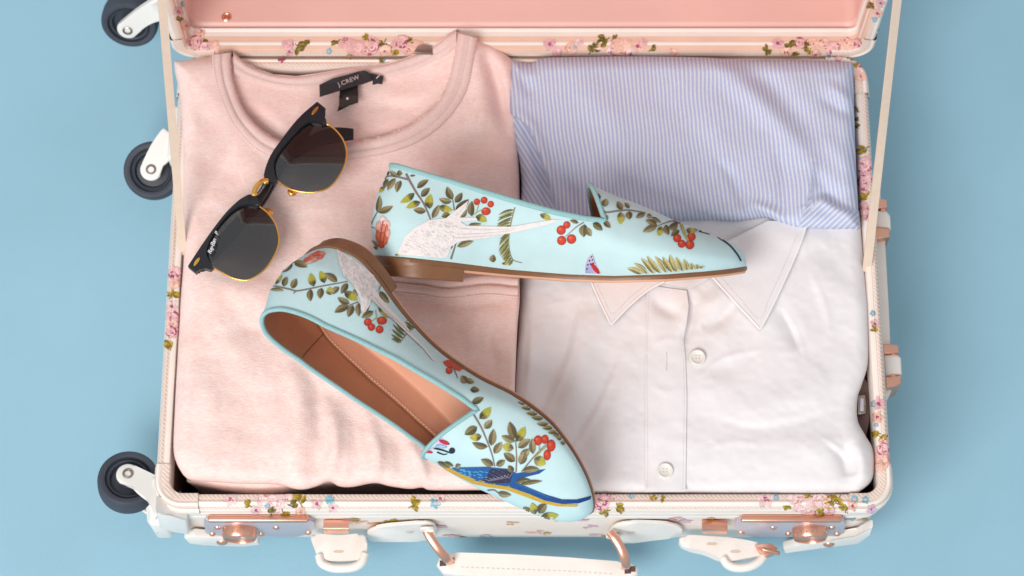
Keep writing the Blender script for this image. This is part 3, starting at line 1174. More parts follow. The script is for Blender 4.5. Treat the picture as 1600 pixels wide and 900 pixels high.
def lock(sign, x0):
    """x(d): d picture points from the tapered end"""
    X = lambda d: x0 + sign * d
    plate = wall_solid('lock', [(X(0), 817), (X(12), 813), (X(170), 813), (X(173), 820), (X(171), 834), (X(160), 838), (X(30), 840), (X(8), 835), (X(0), 825)], 0.004, M['steel'], bevel=0.001)
    b0 = PY(X(10), 815, FY - 0.0060); b1 = PY(X(168), 815, FY - 0.0060)
    lo = (min(b0.x, b1.x), FY - 0.0062, b0.z - 0.004); hi = (max(b0.x, b1.x), FY - 0.0012, b0.z + 0.001)
    box('lock_bar', lo, hi, M['copper'], plate, bevel=0.0014, seg=3)
    kc = PY(X(117), 826, FY - 0.004)
    v, f = lathe([(0.0116, 0), (0.0122, 0.0005), (0.0122, 0.0066), (0.0112, 0.0088), (0.0104, 0.0092), (0.0100, 0.0080), (0.0001, 0.0076)], (kc.x, FY - 0.003, kc.z), (0, -1, 0), 40)
    kn = mk('knob', v, f, M['copper'], plate, angle=35)
    for k in range(9):                        # knurls round the knob
        an = R(18 + 144 * k / 8)
        c = Vector((kc.x + 0.0121 * math.cos(an), 0, kc.z + 0.0121 * math.sin(an)))
        box('knurl', (c.x - 0.0005, FY - 0.0098, c.z - 0.0006), (c.x + 0.0005, FY - 0.0084, c.z + 0.0004), M['copper'], plate, bevel=0.0002, seg=1)
    for d, py in ((10, 832), (60, 824), (152, 824), (160, 834), (84, 834)):
        c = PY(X(d), py, FY - 0.004)
        v, f = lathe([(0.0026, 0), (0.0022, 0.0011), (0.0012, 0.0017), (0.0001, 0.0018)], (c.x, FY - 0.0039, c.z), (0, -1, 0), 16)
        mk('screw', v, f, M['copper'], plate)


lock(-1, 492)
lock(1, 1148)


def leather_tab(pts, peg, loop, holes):
    t = px_solid('closure_strap', pts, 0.052, 0.012, M['leather'], case, bevel=0.0018, n=44)
    w = [Vector(p) for p in catmull([tuple(P(x, y, 0.050)) for x, y in loop], 30)]
    tube('strap_loop', w, 0.0032, M['leather'], t, n=12, flat=1.5)
    for x, y in holes:
        px_solid('belt_hole', [(x - 9, y), (x - 5, y - 2.2), (x + 5, y - 2.2), (x + 9, y), (x + 5, y + 2), (x - 5, y + 2)], 0.0523, 0.001, M['leather_edge'], t, bevel=0)
    wall_solid('closure_peg', peg, 0.0075, M['copper'], bevel=0.0012)
    return t


leather_tab([(485, 838), (497, 834), (530, 836), (562, 834), (572, 840), (573, 858), (569, 872), (545, 876), (512, 876), (497, 870), (491, 856)],
            [(505, 827), (545, 827), (545, 835), (505, 835)], [(499, 868), (503, 880), (518, 887), (535, 888), (553, 886), (565, 879), (570, 866)], [(529, 862)])
leather_tab([(1062, 840), (1080, 836), (1112, 838), (1150, 841), (1188, 849), (1197, 858), (1194, 866), (1165, 872), (1138, 877), (1122, 870), (1100, 861), (1068, 853)],
            [(1097, 827), (1137, 829), (1137, 836), (1097, 835)], [(1130, 872), (1137, 882), (1150, 887), (1168, 886), (1184, 879), (1193, 868), (1195, 856)], [(1112, 850), (1149, 862)])
px_solid('strap_buckle', [(1180, 851), (1205, 848), (1216, 856), (1212, 864), (1196, 870), (1186, 862)], 0.056, 0.008, M['copper'], case, bevel=0.0012)
v, f = lathe([(0.0014, 0), (0.0014, 0.012), (0.0001, 0.0125)], P(1192, 858, 0.058), (1, -0.3, 0.1), 12)
mk('buckle_pin', v, f, M['copper'], case)
wall_solid('corner_leather', [(288, 842), (304, 838), (345, 842), (402, 846), (406, 852), (380, 855), (320, 853), (296, 850)], 0.006, M['leather'], bevel=0.0012)
wall_solid('corner_leather', [(1224, 858), (1258, 850), (1300, 845), (1340, 838), (1358, 826), (1364, 824), (1360, 837), (1342, 850), (1290, 856), (1240, 862), (1227, 866)], 0.006, M['leather'], bevel=0.0012)
for x, y in ((347, 847), (1295, 850)):
    c = PY(x, y, FY - 0.006)
    v, f = lathe([(0.0042, 0), (0.0036, 0.0012), (0.002, 0.002), (0.0001, 0.0022)], (c.x, FY - 0.006, c.z), (0, -1, 0), 20)
    mk('leather_rivet', v, f, M['copper'], case)

# ---- carry handle
for pts, hole in (([(574, 832), (598, 824), (640, 820), (668, 818), (682, 825), (680, 840), (660, 846), (610, 847), (578, 846)], (640, 831)),
                  ([(952, 832), (962, 822), (985, 818), (1030, 819), (1062, 824), (1064, 838), (1020, 845), (975, 850), (957, 846)], (986, 832))):
    wall_solid('handle_mount', pts, 0.0026, M['leather'], bevel=0.0014, n=32)
    c = PY(hole[0], hole[1], FY - 0.0028)
    v, f = lathe([(0.0030, 0), (0.0026, 0.0004), (0.0001, 0.0002)], (c.x, FY - 0.0027, c.z), (0, -1, 0), 16)
    mk('rivet', v, f, M['leather_edge'], case)
ZH = 0.044
grip = px_solid('carry_handle', [(682, 881), (686, 870), (698, 864), (714, 863), (800, 866), (890, 871), (965, 877), (984, 877), (997, 886), (997, 896), (986, 905), (960, 908),
                                 (850, 906), (740, 900), (712, 898), (692, 894)], ZH, 0.013, M['leather'], case, bevel=0.0035, seg=4)
for x, y in ((705, 876), (981, 892), (692, 880), (988, 889)):
    px_solid('ring_slot', [(x - 5, y - 4), (x + 5, y - 4.5), (x + 5, y + 4), (x - 5, y + 4.5)], ZH + 0.0003, 0.001, M['hole'], grip, bevel=0)
seam('stitching', [(720, 886), (800, 889), (900, 893), (960, 897)], lambda x, y: np.full(np.shape(x), ZH + 0.0002), 0.0003, M['greythread'], grip, dash=(4, 8))
for path in ([(663, 820, .066), (668, 832, .066), (677, 847, .064), (689, 863, .060), (699, 874, .054), (704, 879, .046)],
             [(953, 831, .066), (961, 841, .066), (970, 856, .064), (976, 872, .060), (978, 884, .054), (977, 888, .046)]):
    w = [P(x, y, z) for x, y, z in path]
    w = [Vector(p) for p in catmull([tuple(p) for p in w], 26)]
    tube('handle_ring', w, 0.0032, M['copper'], case, n=12, up=(0, -0.4, 1), flat=0.45)
    x, y, z = path[0]
    c = PY(x + 5, y + 6, FY - 0.0046)
    v, f = lathe([(0.0052, 0), (0.0050, 0.0016), (0.0042, 0.0018), (0.0036, 0.0004), (0.0001, 0.0003)], (c.x, FY - 0.0044, c.z), (0, -1, 0), 24)
    mk('ring_eyelet', v, f, M['leather'], case, angle=40)

# ---- side handle on the right wall
sh = px_solid('side_handle', [(1352, 290), (1376, 296), (1381, 340), (1384, 400), (1388, 470), (1391, 540), (1398, 598), (1391, 616), (1378, 622), (1368, 560), (1362, 460), (1356, 360)], 0.082, 0.022, M['leather'], case, bevel=0.003, seg=3)
for pts, m_ in (([(1366, 308), (1386, 311), (1387, 324), (1367, 326)], 'copper'), ([(1366, 354), (1390, 357), (1391, 370), (1367, 374)], 'copper'),
                ([(1378, 536), (1404, 538), (1405, 551), (1379, 553)], 'copper'), ([(1382, 588), (1409, 586), (1408, 600), (1396, 604), (1384, 606)], 'copper')):
    px_solid('handle_bracket', pts, 0.089, 0.030, M[m_], sh, bevel=0.0014, seg=3)
for pts in ([(1366, 327), (1386, 328), (1392, 336), (1393, 356), (1367, 356)], [(1380, 553), (1402, 552), (1409, 558), (1410, 584), (1384, 587)]):
    px_solid('handle_loop', pts, 0.088, 0.028, M['leather'], sh, bevel=0.003, seg=3)
for pts in ([(1376, 322), (1384, 322), (1384, 330), (1376, 330)], [(1392, 548), (1400, 548), (1400, 556), (1392, 556)], [(1392, 583), (1400, 583), (1400, 591), (1392, 591)]):
    px_solid('handle_pin', pts, 0.0875, 0.022, M['copper'], sh, bevel=0.001)

# ---- packing belt with its slide buckle inside the right wall
zb = lambda x, y: 0.100
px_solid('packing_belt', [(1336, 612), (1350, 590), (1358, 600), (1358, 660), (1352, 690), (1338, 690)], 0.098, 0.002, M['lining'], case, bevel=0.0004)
bk = px_solid('belt_buckle', [(1339, 617), (1352, 616), (1354, 632), (1353, 647), (1340, 648)], 0.1045, 0.004, M['dull'], case, bevel=0.0012, seg=3)
px_solid('buckle_bar', [(1344, 622), (1350, 622), (1350, 642), (1344, 642)], 0.1058, 0.002, M['steel'], bk, bevel=0.0006)

# ---- flowers printed on the frame
PINK = (0.80, 0.47, 0.48); MAG = (0.42, 0.075, 0.17); MUS = (0.50, 0.33, 0.035); OLV = (0.26, 0.19, 0.03); BLU = (0.24, 0.50, 0.60); PCH = (0.86, 0.52, 0.42); ROSE = (0.86, 0.60, 0.58); LIL = (0.72, 0.48, 0.60)


def rose(pr, x, y, r, base=PINK, dark=MAG, k=6):
    r *= 1.2
    pr.disc(x, y, r, base, ry=r * 0.9, wob=0.12, flat=True)
    for i in range(4):
        a = random.uniform(0, 6.28)
        pr.disc(x + r * .5 * math.cos(a), y + r * .5 * math.sin(a), r * .4, np.clip(np.array(base) * 1.12 + 0.06, 0, 1), ry=r * .28, ang=a + 1.57, wob=0.15, flat=True)
    for i in range(k):
        a = random.uniform(0, 6.28); q = random.uniform(0.2, 0.9) * r; sp = random.uniform(0.6, 1.4)
        pts = [(x + q * math.cos(a + t), y + q * math.sin(a + t)) for t in np.linspace(-sp / 2, sp / 2, 4)]
        pr.stroke(pts, r * random.uniform(0.14, 0.34), dark, n=8, taper=0.2)


def bloom(pr, x, y, r, c, mid=MAG):
    r *= 1.2
    for i in range(5):
        a = i * 1.2566 + x
        pr.disc(x + r * .55 * math.cos(a), y + r * .55 * math.sin(a), r * .5 * random.uniform(.8, 1.2), np.array(c) * random.uniform(.88, 1.1), ry=r * .38, ang=a, wob=0.12, flat=True)
    pr.disc(x, y, r * .28, mid, flat=True, wob=0.15)
    pr.stroke([(x, y), (x + r * .5, y + r * .3)], r * .16, mid, n=4)


def sprig(pr, x, y, r, c=MUS, k=4):
    r *= 1.15
    a0 = random.uniform(0, 6.28)
    for i in range(k):
        a = a0 + random.uniform(-1.7, 1.7)
        b = (x + r * random.uniform(-.3, .3), y + r * random.uniform(-.3, .3))
        pr.leaf(*b, b[0] + r * .95 * math.cos(a), b[1] + r * .8 * math.sin(a), r * random.uniform(.4, .75), np.array(c) * random.uniform(0.85, 1.15))
    pr.stroke([(x - r * .6 * math.cos(a0), y - r * .6 * math.sin(a0)), (x + r * .5 * math.cos(a0), y + r * .5 * math.sin(a0))], 1.6, np.array(c) * 0.6, n=6)


fb = bvh_of(base_rim, base_shell, lid_rim, lid_shell, *caps)
pr = Print(fb, off=0.00026, lay=7e-6, cyc=44)
for x, y, r in ((430, 786, 15), (1256, 786, 17), (1282, 783, 14)):
    rose(pr, x, y, r, ROSE, (0.78, 0.42, 0.40))
for x, y, r in ((940, 783, 13), (272, 428, 12), (269, 497, 11), (268, 517, 10), (1350, 258, 12), (1352, 282, 11), (1350, 334, 10), (1380, 702, 9)):
    rose(pr, x, y, r, PINK, MAG, 7)
for x, y, r in ((555, 75, 13), (580, 71, 14), (627, 68, 12), (305, 66, 10), (1250, 68, 9), (1338, 70, 9), (1303, 77, 12)):
    rose(pr, x, y, r, (0.78, 0.44, 0.42), (0.36, 0.07, 0.13), 7)
for x, y, r in ((971, 75, 15), (331, 76, 12), (892, 76, 9), (1378, 722, 13), (1321, 78, 10), (650, 73, 10), (1052, 82, 6)):
    rose(pr, x, y, r, PCH, (0.70, 0.33, 0.27), 5)
for x, y, r in ((540, 68, 9), (568, 82, 8), (602, 80, 9), (640, 78, 9), (450, 70, 8), (312, 52, 8), (318, 74, 8), (1268, 68, 9), (1288, 68, 8), (1322, 66, 8), (1228, 82, 8), (1275, 85, 7), (1310, 88, 7)):
    rose(pr, x, y, r, random.choice([PINK, PCH, (0.80, 0.46, 0.42)]), (0.40, 0.09, 0.14), 5)
for x, y, r in ((935, 70, 8), (955, 82, 8), (985, 84, 8), (870, 82, 7), (1005, 66, 6), (905, 66, 6), (410, 782, 9), (448, 776, 8), (470, 800, 7), (1240, 778, 9), (1268, 799, 8), (1295, 796, 8), (926, 792, 7), (956, 778, 6),
                (1352, 268, 6), (1348, 322, 7), (273, 444, 7), (270, 506, 6), (1376, 712, 8), (1381, 690, 6)):
    rose(pr, x, y, r, random.choice([ROSE, PCH, PINK]), random.choice([MAG, (0.70, 0.33, 0.27)]), 4)
for x, y, r in ((575, 60, 8), (615, 84, 8), (548, 86, 7), (640, 62, 7), (300, 80, 8), (960, 62, 7), (980, 66, 7), (1265, 80, 7), (1330, 88, 7), (1245, 84, 7), (455, 790, 9), (425, 800, 8), (1265, 775, 8), (1320, 796, 8)):
    sprig(pr, x, y, r, random.choice([MUS, OLV]), 4)
for x, y, r, c in ((495, 787, 8, ROSE), (360, 780, 9, ROSE), (520, 793, 7, ROSE), (1196, 780, 11, ROSE), (1332, 790, 7, PCH), (1361, 795, 6, LIL), (859, 69, 9, PINK), (996, 72, 9, PCH),
                   (1215, 68, 8, PINK), (1349, 296, 8, PINK), (268, 479, 8, ROSE), (1373, 631, 9, PINK), (1371, 652, 8, PCH), (1367, 506, 6, PINK), (400, 797, 7, ROSE), (688, 779, 7, ROSE),
                   (452, 80, 6, PINK), (440, 92, 5, MAG), (1345, 120, 8, PCH), (1344, 104, 7, ROSE), (278, 18, 7, PINK), (290, 40, 7, PCH), (1371, 20, 7, PCH), (1376, 4, 6, PINK)):
    bloom(pr, x, y, r, c)
for x, y, r in ((515, 781, 6), (680, 786, 7), (987, 775, 4), (1212, 777, 4), (1335, 780, 5), (1352, 781, 5), (1366, 632, 4), (1369, 664, 3), (1295, 88, 3), (898, 74, 3),
                (514, 80, 4), (1364, 490, 4), (418, 790, 4), (286, 6, 4), (1367, 30, 4), (598, 94, 4)):
    bloom(pr, x, y, r, BLU, PCH)
for x, y, r in ((467, 783, 15), (1307, 783, 17), (645, 789, 12), (965, 792, 10), (948, 798, 9), (1020, 779, 6), (1036, 779, 6), (270, 462, 11), (265, 541, 11), (1352, 234, 11), (1348, 311, 11),
                (1370, 678, 9), (1378, 686, 9), (442, 800, 9), (388, 789, 9), (1230, 793, 7), (1286, 800, 9), (1367, 515, 6), (1340, 100, 7)):
    sprig(pr, x, y, r, MUS, 5)
for x, y, r in ((600, 68, 12), (527, 66, 9), (467, 74, 12), (925, 78, 12), (946, 63, 11), (1200, 78, 9), (1236, 71, 9), (1258, 73, 9), (316, 82, 10), (1341, 84, 8), (1017, 77, 7), (595, 92, 8), (318, 64, 6),
                (480, 68, 7), (1338, 172, 5), (1339, 188, 5), (1340, 198, 5), (282, 30, 7), (1362, 8, 7)):
    sprig(pr, x, y, r, OLV, 5)
for x, y in ((545, 811), (562, 815), (582, 818), (630, 838), (640, 843), (690, 822), (702, 836), (722, 840), (800, 816), (832, 832), (852, 834), (925, 822), (932, 835), (952, 838), (988, 846), (1072, 814),
             (1112, 811), (1330, 811), (1350, 812), (1338, 824), (470, 812), (615, 812), (905, 812), (870, 812), (1000, 812), (1030, 840), (760, 838), (1050, 811), (1206, 846), (1340, 832), (440, 843), (300, 830)):
    pr.disc(x, y, random.uniform(6, 12), random.choice([MUS, PINK, LIL, BLU, PCH, ROSE]), ry=random.uniform(1.2, 2.2), wob=0.3, flat=True)
    pr.disc(x + random.uniform(-12, 12), y + random.uniform(-3, 3), random.uniform(4, 8), random.choice([MUS, PINK, LIL, ROSE]), ry=1.3, wob=0.3, flat=True)
for o_ in pr.build('floral_print', M['floral'], case, gap=0.001):
    o_['kind'] = 'stuff'

# ================================================================== PINK T-SHIRT
tee = thing('folded_tshirt', 'folded heather pink crew-neck t-shirt on the left side of the suitcase', 'shirt', (-0.12, 0.0, 0.008))

neck_in = [(362, 82), (361, 100), (365, 128), (379, 166), (400, 194), (428, 215), (460, 225), (505, 228), (557, 221), (597, 212), (638, 196), (673, 170), (694, 142), (707, 100), (715, 52)]
neck_out = [(331, 86), (333, 108), (340, 142), (361, 191), (390, 227), (416, 244), (455, 255), (505, 257), (552, 250), (610, 240), (662, 219), (701, 187), (729, 145), (740, 100), (746, 60)]
back_top = [(364, 80), (382, 97), (400, 107), (428, 116), (463, 119), (498, 114), (540, 107), (592, 102), (631, 91), (673, 74), (697, 56), (713, 46)]
back_low = [(366, 117), (382, 124), (400, 130), (435, 138), (484, 142), (520, 140), (556, 134), (592, 126), (645, 112), (680, 96), (700, 86), (713, 74)]

tee_cr = [
    ('r', [(455, 560), (470, 640), (462, 700), (470, 760)], 16, .0030), ('r', [(492, 600), (500, 680), (490, 755)], 13, -.0026),
    ('r', [(520, 640), (524, 700), (512, 752)], 11, .0034), ('r', [(548, 650), (556, 710), (550, 760)], 12, -.0018), ('r', [(575, 655), (592, 710), (584, 758)], 10, .0030),
    ('r', [(612, 670), (628, 720), (622, 762)], 11, -.0016), ('r', [(640, 690), (660, 730), (664, 764)], 9, .0030), ('r', [(300, 560), (330, 640), (318, 735)], 22, .0022),
    ('r', [(400, 600), (390, 690), (410, 756)], 26, -.0022), ('s', [(284, 120), (312, 150), (350, 205), (372, 262)], 22, .0020), ('r', [(296, 200), (330, 260), (398, 300)], 22, -.0022),
    ('r', [(300, 440), (390, 455), (470, 520)], 26, .0024), ('r', [(330, 480), (400, 520), (440, 590)], 24, -.0022), ('r', [(470, 300), (540, 330), (570, 380)], 24, .0018),
    ('r', [(756, 72), (776, 130), (794, 222)], 13, -.0085), ('r', [(742, 110), (752, 160), (745, 215)], 14, .0030), ('r', [(700, 240), (760, 225), (806, 240)], 18, -.0020),
    ('r', [(620, 250), (690, 262), (800, 280)], 18, .0014), ('s', [(735, 200), (742, 190), (748, 172)], 6, .0012), ('r', [(430, 480), (445, 520), (470, 548)], 10, -.0030),
    ('r', [(410, 470), (440, 540), (520, 620), (600, 690)], 15, -.0014), ('r', [(290, 690), (420, 705), (560, 690)], 24, .0016), ('r', [(340, 430), (330, 470), (345, 520)], 20, .0016),
]


def z_tee(x, y):
    x = np.asarray(x, float); y = np.asarray(y, float)
    z = 0.1255 + 0.0022 * vnoise(x, y, 130, 3) + 0.0011 * vnoise(x + 40, y, 62, 4) + 0.0005 * vnoise(x * 0.8, y * 1.1, 26, 5) + 0.00022 * vnoise(x * 1.2, y, 13, 6)
    z = z + 1.05 * creases(x, y, tee_cr)
    # the shoulder stands up at its point, the hem sinks a little
    z = z + 0.0065 * np.exp(-(((x - 722) / 55) ** 2 + ((y - 60) / 60) ** 2)) + 0.003 * np.exp(-(((x - 350) / 50) ** 2 + ((y - 90) / 50) ** 2))
    z = z - 0.004 * np.clip((y - 640) / 130, 0, 1) ** 2
    return z


top = [(272, 95), (300, 93), (345, 84), (366, 80), (450, 70), (540, 60), (640, 52), (713, 47), (722, 50), (745, 62), (762, 66), (782, 78), (803, 96)]
bot = [(286, 742), (298, 750), (330, 753), (380, 756), (430, 757), (467, 765), (492, 761), (514, 753), (530, 760), (550, 761), (585, 755), (610, 760), (640, 764), (660, 762), (675, 766), (742, 766), (800, 766)]
lef = [(272, 95), (273, 112), (279, 140), (283, 185), (285, 250), (287, 330), (287, 400), (281, 480), (277, 560), (273, 640), (271, 700), (276, 724), (286, 742)]
rig = [(803, 96), (806, 150), (808, 200), (812, 290), (812, 430), (809, 480), (806, 560), (804, 660), (800, 766)]
hole = neck_in + [(716, 20), (360, 20)]
under = ((0.004, -0.005, None), (0.012, -0.010, None), (0.024, -0.012, None))
cloth('body', coons(top, bot, lef, rig, 230, 290), z_tee, M['tee'], tee, roll=26, rollh=0.012, skirt=under, hole=hole)


def z_back(x, y):
    """inside of the back, seen through the neck opening"""
    x = np.asarray(x, float); y = np.asarray(y, float)
    z = 0.1165 + 0.0012 * vnoise(x, y, 70, 8) + 0.0008 * vnoise(x, y, 34, 9)
    z = z + creases(x, y, [('r', [(390, 150), (430, 185), (450, 215)], 14, .0020), ('r', [(600, 150), (660, 150), (690, 130)], 12, .0016), ('r', [(540, 180), (600, 165), (660, 185)], 13, -.0018)])
    return z + 0.012 * np.exp(-(((x - 715) / 60) ** 2 + ((y - 60) / 60) ** 2)) + 0.007 * np.exp(-(((x - 360) / 40) ** 2 + ((y - 90) / 40) ** 2))


sheet('inner_back', [(352, 84)] + back_top[1:-1] + [(716, 50), (722, 110), (716, 170), (690, 215), (630, 240), (540, 258), (450, 256), (390, 236), (356, 190), (346, 130)], z_back, M['tee'], tee, th=0.001, maxlen=8)


def band(name, inner, outer, zf, mt, n=150, lift=0.0022, drop=0.006, m=9):
    """a rib band between two edges, rounded across"""
    A = catmull(inner, n); B = catmull(outer, n)
    V = []; uv = []
    prof = [(0.0, -drop), (0.0, -drop * .4), (0.05, lift * .4), (0.16, lift), (0.40, lift * 1.1), (0.50, lift * .55), (0.60, lift * 1.0), (0.86, lift * .8), (1.0, -0.0004)]
    zb = zf(B[:, 0] * 0.6 + A[:, 0] * 0.4, B[:, 1] * 0.6 + A[:, 1] * 0.4)
    for t, dz in prof:
        C = A * (1 - t) + B * t
        zz = zf(C[:, 0], C[:, 1])
        zz = np.maximum(zz, zb - 0.001)
        V.append(PN(C[:, 0], C[:, 1], zz + dz))
        uv.append(np.stack([np.linspace(0, 2.2, n), np.full(n, t)], -1))
    V = np.concatenate(V); uv = np.concatenate(uv)
    o = mk(name, V, grid_faces(n, len(prof)), mt, tee, uv=uv)
    bm = bmesh.new(); bm.from_mesh(o.data); bmesh.ops.recalc_face_normals(bm, faces=bm.faces)
    if sum(q.normal.z for q in bm.faces) < 0: bmesh.ops.reverse_faces(bm, faces=bm.faces)
    bm.to_mesh(o.data); bm.free()
    return o


band('neckband', neck_in, neck_out, z_tee, M['teeband'])
band('back_neckband', back_top, back_low, z_back, M['teeband'], drop=0.010, lift=0.0022)
mid = (np.array(catmull(neck_in, 40)) * 0.08 + np.array(catmull(neck_out, 40)) * 0.92)
seam('neck_seam', mid, lambda x, y: z_tee(x, y) + 0.0016, 0.00035, M['thread'], tee, n=300, dash=(2.4, 4.6))
mid2 = (np.array(catmull(neck_in, 40)) * 0.42 + np.array(catmull(neck_out, 40)) * 0.58)
seam('neck_seam', mid2, lambda x, y: z_tee(x, y) + 0.0022, 0.00035, M['thread'], tee, n=300, dash=(2.4, 4.6))

# folded sleeve lying across the body
z_slv = lambda x, y: z_tee(x, y) * 0.5 + 0.0672 + 0.0010 * vnoise(x, y, 40, 21) + creases(x, y, [('r', [(650, 470), (720, 480), (800, 466)], 9, -.0014), ('r', [(740, 560), (735, 520), (748, 490)], 10, .0014), ('r', [(775, 585), (770, 530), (780, 500)], 8, -.0014)])
st = [(604, 428), (660, 426), (730, 429), (780, 424), (811, 432)]
sb = [(598, 640), (660, 650), (740, 650), (803, 640)]
cloth('sleeve', coons(st, sb, [(604, 428), (606, 500), (598, 640)], [(811, 432), (812, 470), (808, 520), (803, 640)], 90, 90), lambda x, y: z_slv(x, y), M['tee'], tee, roll=9, rollh=0.004, skirt=((0.001, -0.004, None),))


def z_hem(x, y):
    return z_slv(x, y) + 0.0009 - 0.0008 * np.clip((434 - y) / 6, 0, 1)


for off in (0, 15):
    tube('hem_ridge', PN(*[a for a in catmull([(609, 433 + off), (660, 437 + off), (700, 442 + off), (760, 436 + off), (809, 440 + off)], 60).T], z_hem(*catmull([(609, 433 + off), (660, 437 + off), (700, 442 + off), (760, 436 + off), (809, 440 + off)], 60).T)),
         0.0030, M['teeband'], tee, n=10, flat=0.6)
    seam('hem_stitching', [(609, 442 + off), (660, 446 + off), (700, 451 + off), (760, 445 + off), (809, 449 + off)], lambda x, y: z_hem(x, y), 0.00045, M['threadlight'], tee, n=120, dash=(3, 4.4))

# lower folded layers of the t-shirt, resting on the case bottom
lt = [(300, 130), (540, 120), (795, 130)]; lbm = [(292, 752), (350, 764), (400, 770), (440, 768), (490, 757), (600, 748), (790, 752)]
cloth('under_fold', coons(lt, lbm, [(300, 130), (300, 400), (288, 640), (292, 752)], [(795, 130), (798, 400), (795, 600), (790, 752)], 60, 60), lambda x, y: 0.1115 + 0.0006 * vnoise(x, y, 30, 17), M['tee'], tee, roll=22, rollh=0.012,
      skirt=((0.001, -0.01, None), (0.004, -0.03, None), (0.002, 0, 0.009)))


# sewn-in label
def z_lab(x, y):
    x = np.asarray(x, float); y = np.asarray(y, float)
    return 0.1232 + 0.0012 * np.sin((x - 500) / 20.0) + 0.0006 * vnoise(x, y, 12, 5)


LC = lambda pts: [(480 + a / 10, 95 + b / 10) for a, b in pts]
lab = sheet('neck_label', LC([(190, 375), (400, 275), (600, 225), (800, 165), (890, 150), (940, 165), (965, 190), (1000, 260), (1020, 310), (880, 360), (760, 385), (500, 470), (350, 515), (195, 565)]), z_lab, M['label'], tee, th=0.0004, maxlen=4)
sheet('label_end', LC([(965, 190), (1080, 215), (1190, 240), (1175, 365), (1100, 355), (1020, 375), (1025, 318), (1000, 262)]), lambda x, y: z_lab(x, y) - 0.0022, M['label'], lab, th=0.0004, maxlen=4)
tag_ = sheet('size_tag', LC([(510, 455), (790, 375), (797, 520), (795, 650), (650, 700), (470, 790), (495, 690), (500, 560)]), lambda x, y: 0.1212 + 0.00016 * np.clip(y - 150, 0, 40), M['labelshine'], tee, th=0.0005, maxlen=4)
tube('tag_fold', [P(530, 168.5, 0.1246), P(542, 164.5, 0.1250), P(555, 159.5, 0.1252), P(559, 157.5, 0.1250)], 0.0010, M['labelshine'], tag_, n=8)
px_solid('size_mark', [(541, 152.5), (544, 152), (544.4, 155), (541.4, 155.6)], 0.1226, 0.0005, M['whiteink'], tag_, bevel=0)
seam('label_stitch', [(588, 122.5), (590.5, 120), (593, 117.5)], lambda x, y: z_lab(x, y) - 0.0010, 0.0003, M['threadlight'], lab, n=6)
a = P(529.5, 135.5, 0.1252); b = P(565.5, 121.5, 0.1252)
ex = (b - a).normalized(); ey = Vector((0, 0, 1)).cross(ex)
text_mesh('label_lettering', 'J.CREW', a + Vector((0, 0, 0.0003)), ex, ey, 0.0047, M['labeltext'], lab, ext=0.00012, spacing=1.06)

# ================================================================== WHITE SHIRT
wh = thing('folded_white_shirt', 'folded white button-down shirt with pointed collar in the lower right of the suitcase', 'shirt', (0.12, -0.06, 0.008))
wh_cr = [
    ('r', [(870, 470), (880, 540), (850, 640)], 26, -.0040), ('r', [(925, 470), (905, 560), (880, 660)], 22, .0032), ('r', [(960, 540), (935, 620), (905, 700)], 24, -.0026),
    ('r', [(980, 560), (975, 650), (970, 740)], 18, .0016), ('r', [(1100, 600), (1160, 640), (1260, 620), (1340, 560)], 30, .0022), ('r', [(1110, 640), (1190, 665), (1280, 640)], 24, -.0018),
    ('r', [(1215, 480), (1235, 515), (1250, 545)], 12, -.0030), ('r', [(1180, 500), (1160, 560), (1110, 590)], 16, -.0016), ('r', [(1260, 400), (1300, 450), (1345, 470)], 24, .0020),
    ('r', [(1310, 700), (1325, 720), (1330, 745)], 14, -.0056), ('r', [(1340, 690), (1345, 725), (1352, 755)], 12, .0030), ('r', [(1230, 690), (1280, 700), (1320, 690)], 22, .0022),
    ('r', [(840, 500), (835, 580), (830, 640)], 16, .0022), ('r', [(1082, 470), (1080, 500), (1072, 540)], 8, -.0040), ('r', [(1095, 512), (1125, 500), (1148, 472)], 10, -.0036), ('r', [(1090, 475), (1115, 470), (1135, 455)], 14, .0026), ('r', [(1020, 470), (1045, 485), (1066, 492)], 10, -.0026),
    ('r', [(1190, 360), (1150, 375), (1130, 400)], 14, -.0016), ('r', [(1200, 345), (1235, 372), (1300, 372)], 16, .0026), ('r', [(1000, 660), (1010, 700), (1000, 760)], 14, -.0010),
    ('s', [(905, 480), (885, 560), (845, 650)], 8, .0016), ('s', [(965, 560), (930, 640), (900, 690)], 7, .0012), ('s', [(1120, 650), (1190, 665), (1300, 640)], 9, .0007), ('s', [(1225, 488), (1240, 515), (1252, 548)], 5, .0012),
    ('r', [(1090, 590), (1130, 560), (1190, 545)], 5, .0010), ('r', [(1095, 705), (1150, 690), (1200, 696)], 6, .0005), ('s', [(1290, 690), (1318, 712), (1326, 742)], 6, .0016), ('r', [(860, 690), (900, 720), (930, 760)], 6, .0010),
    ('r', [(1270, 430), (1290, 480), (1296, 520)], 6, .0010), ('s', [(830, 470), (826, 540), (822, 600)], 6, .0012), ('r', [(1020, 540), (1040, 530), (1066, 534)], 5, .0007), ('r', [(1016, 600), (1040, 612), (1064, 606)], 5, .0007),
]


def z_wh(x, y):
    x = np.asarray(x, float); y = np.asarray(y, float)
    z = 0.1195 + 0.0018 * vnoise(x, y, 120, 31) + 0.0009 * vnoise(x, y, 55, 32) + 0.00045 * vnoise(x, y, 24, 33) + 0.00022 * vnoise(x, y * 1.3, 11, 34)
    z = z + creases(x, y, wh_cr)
    z = z - 0.012 * np.clip((900 - x) / 90, 0, 1) ** 2 * np.clip((560 - y) / 120, 0, 1)
    return z - 0.003 * np.clip((y - 690) / 80, 0, 1)


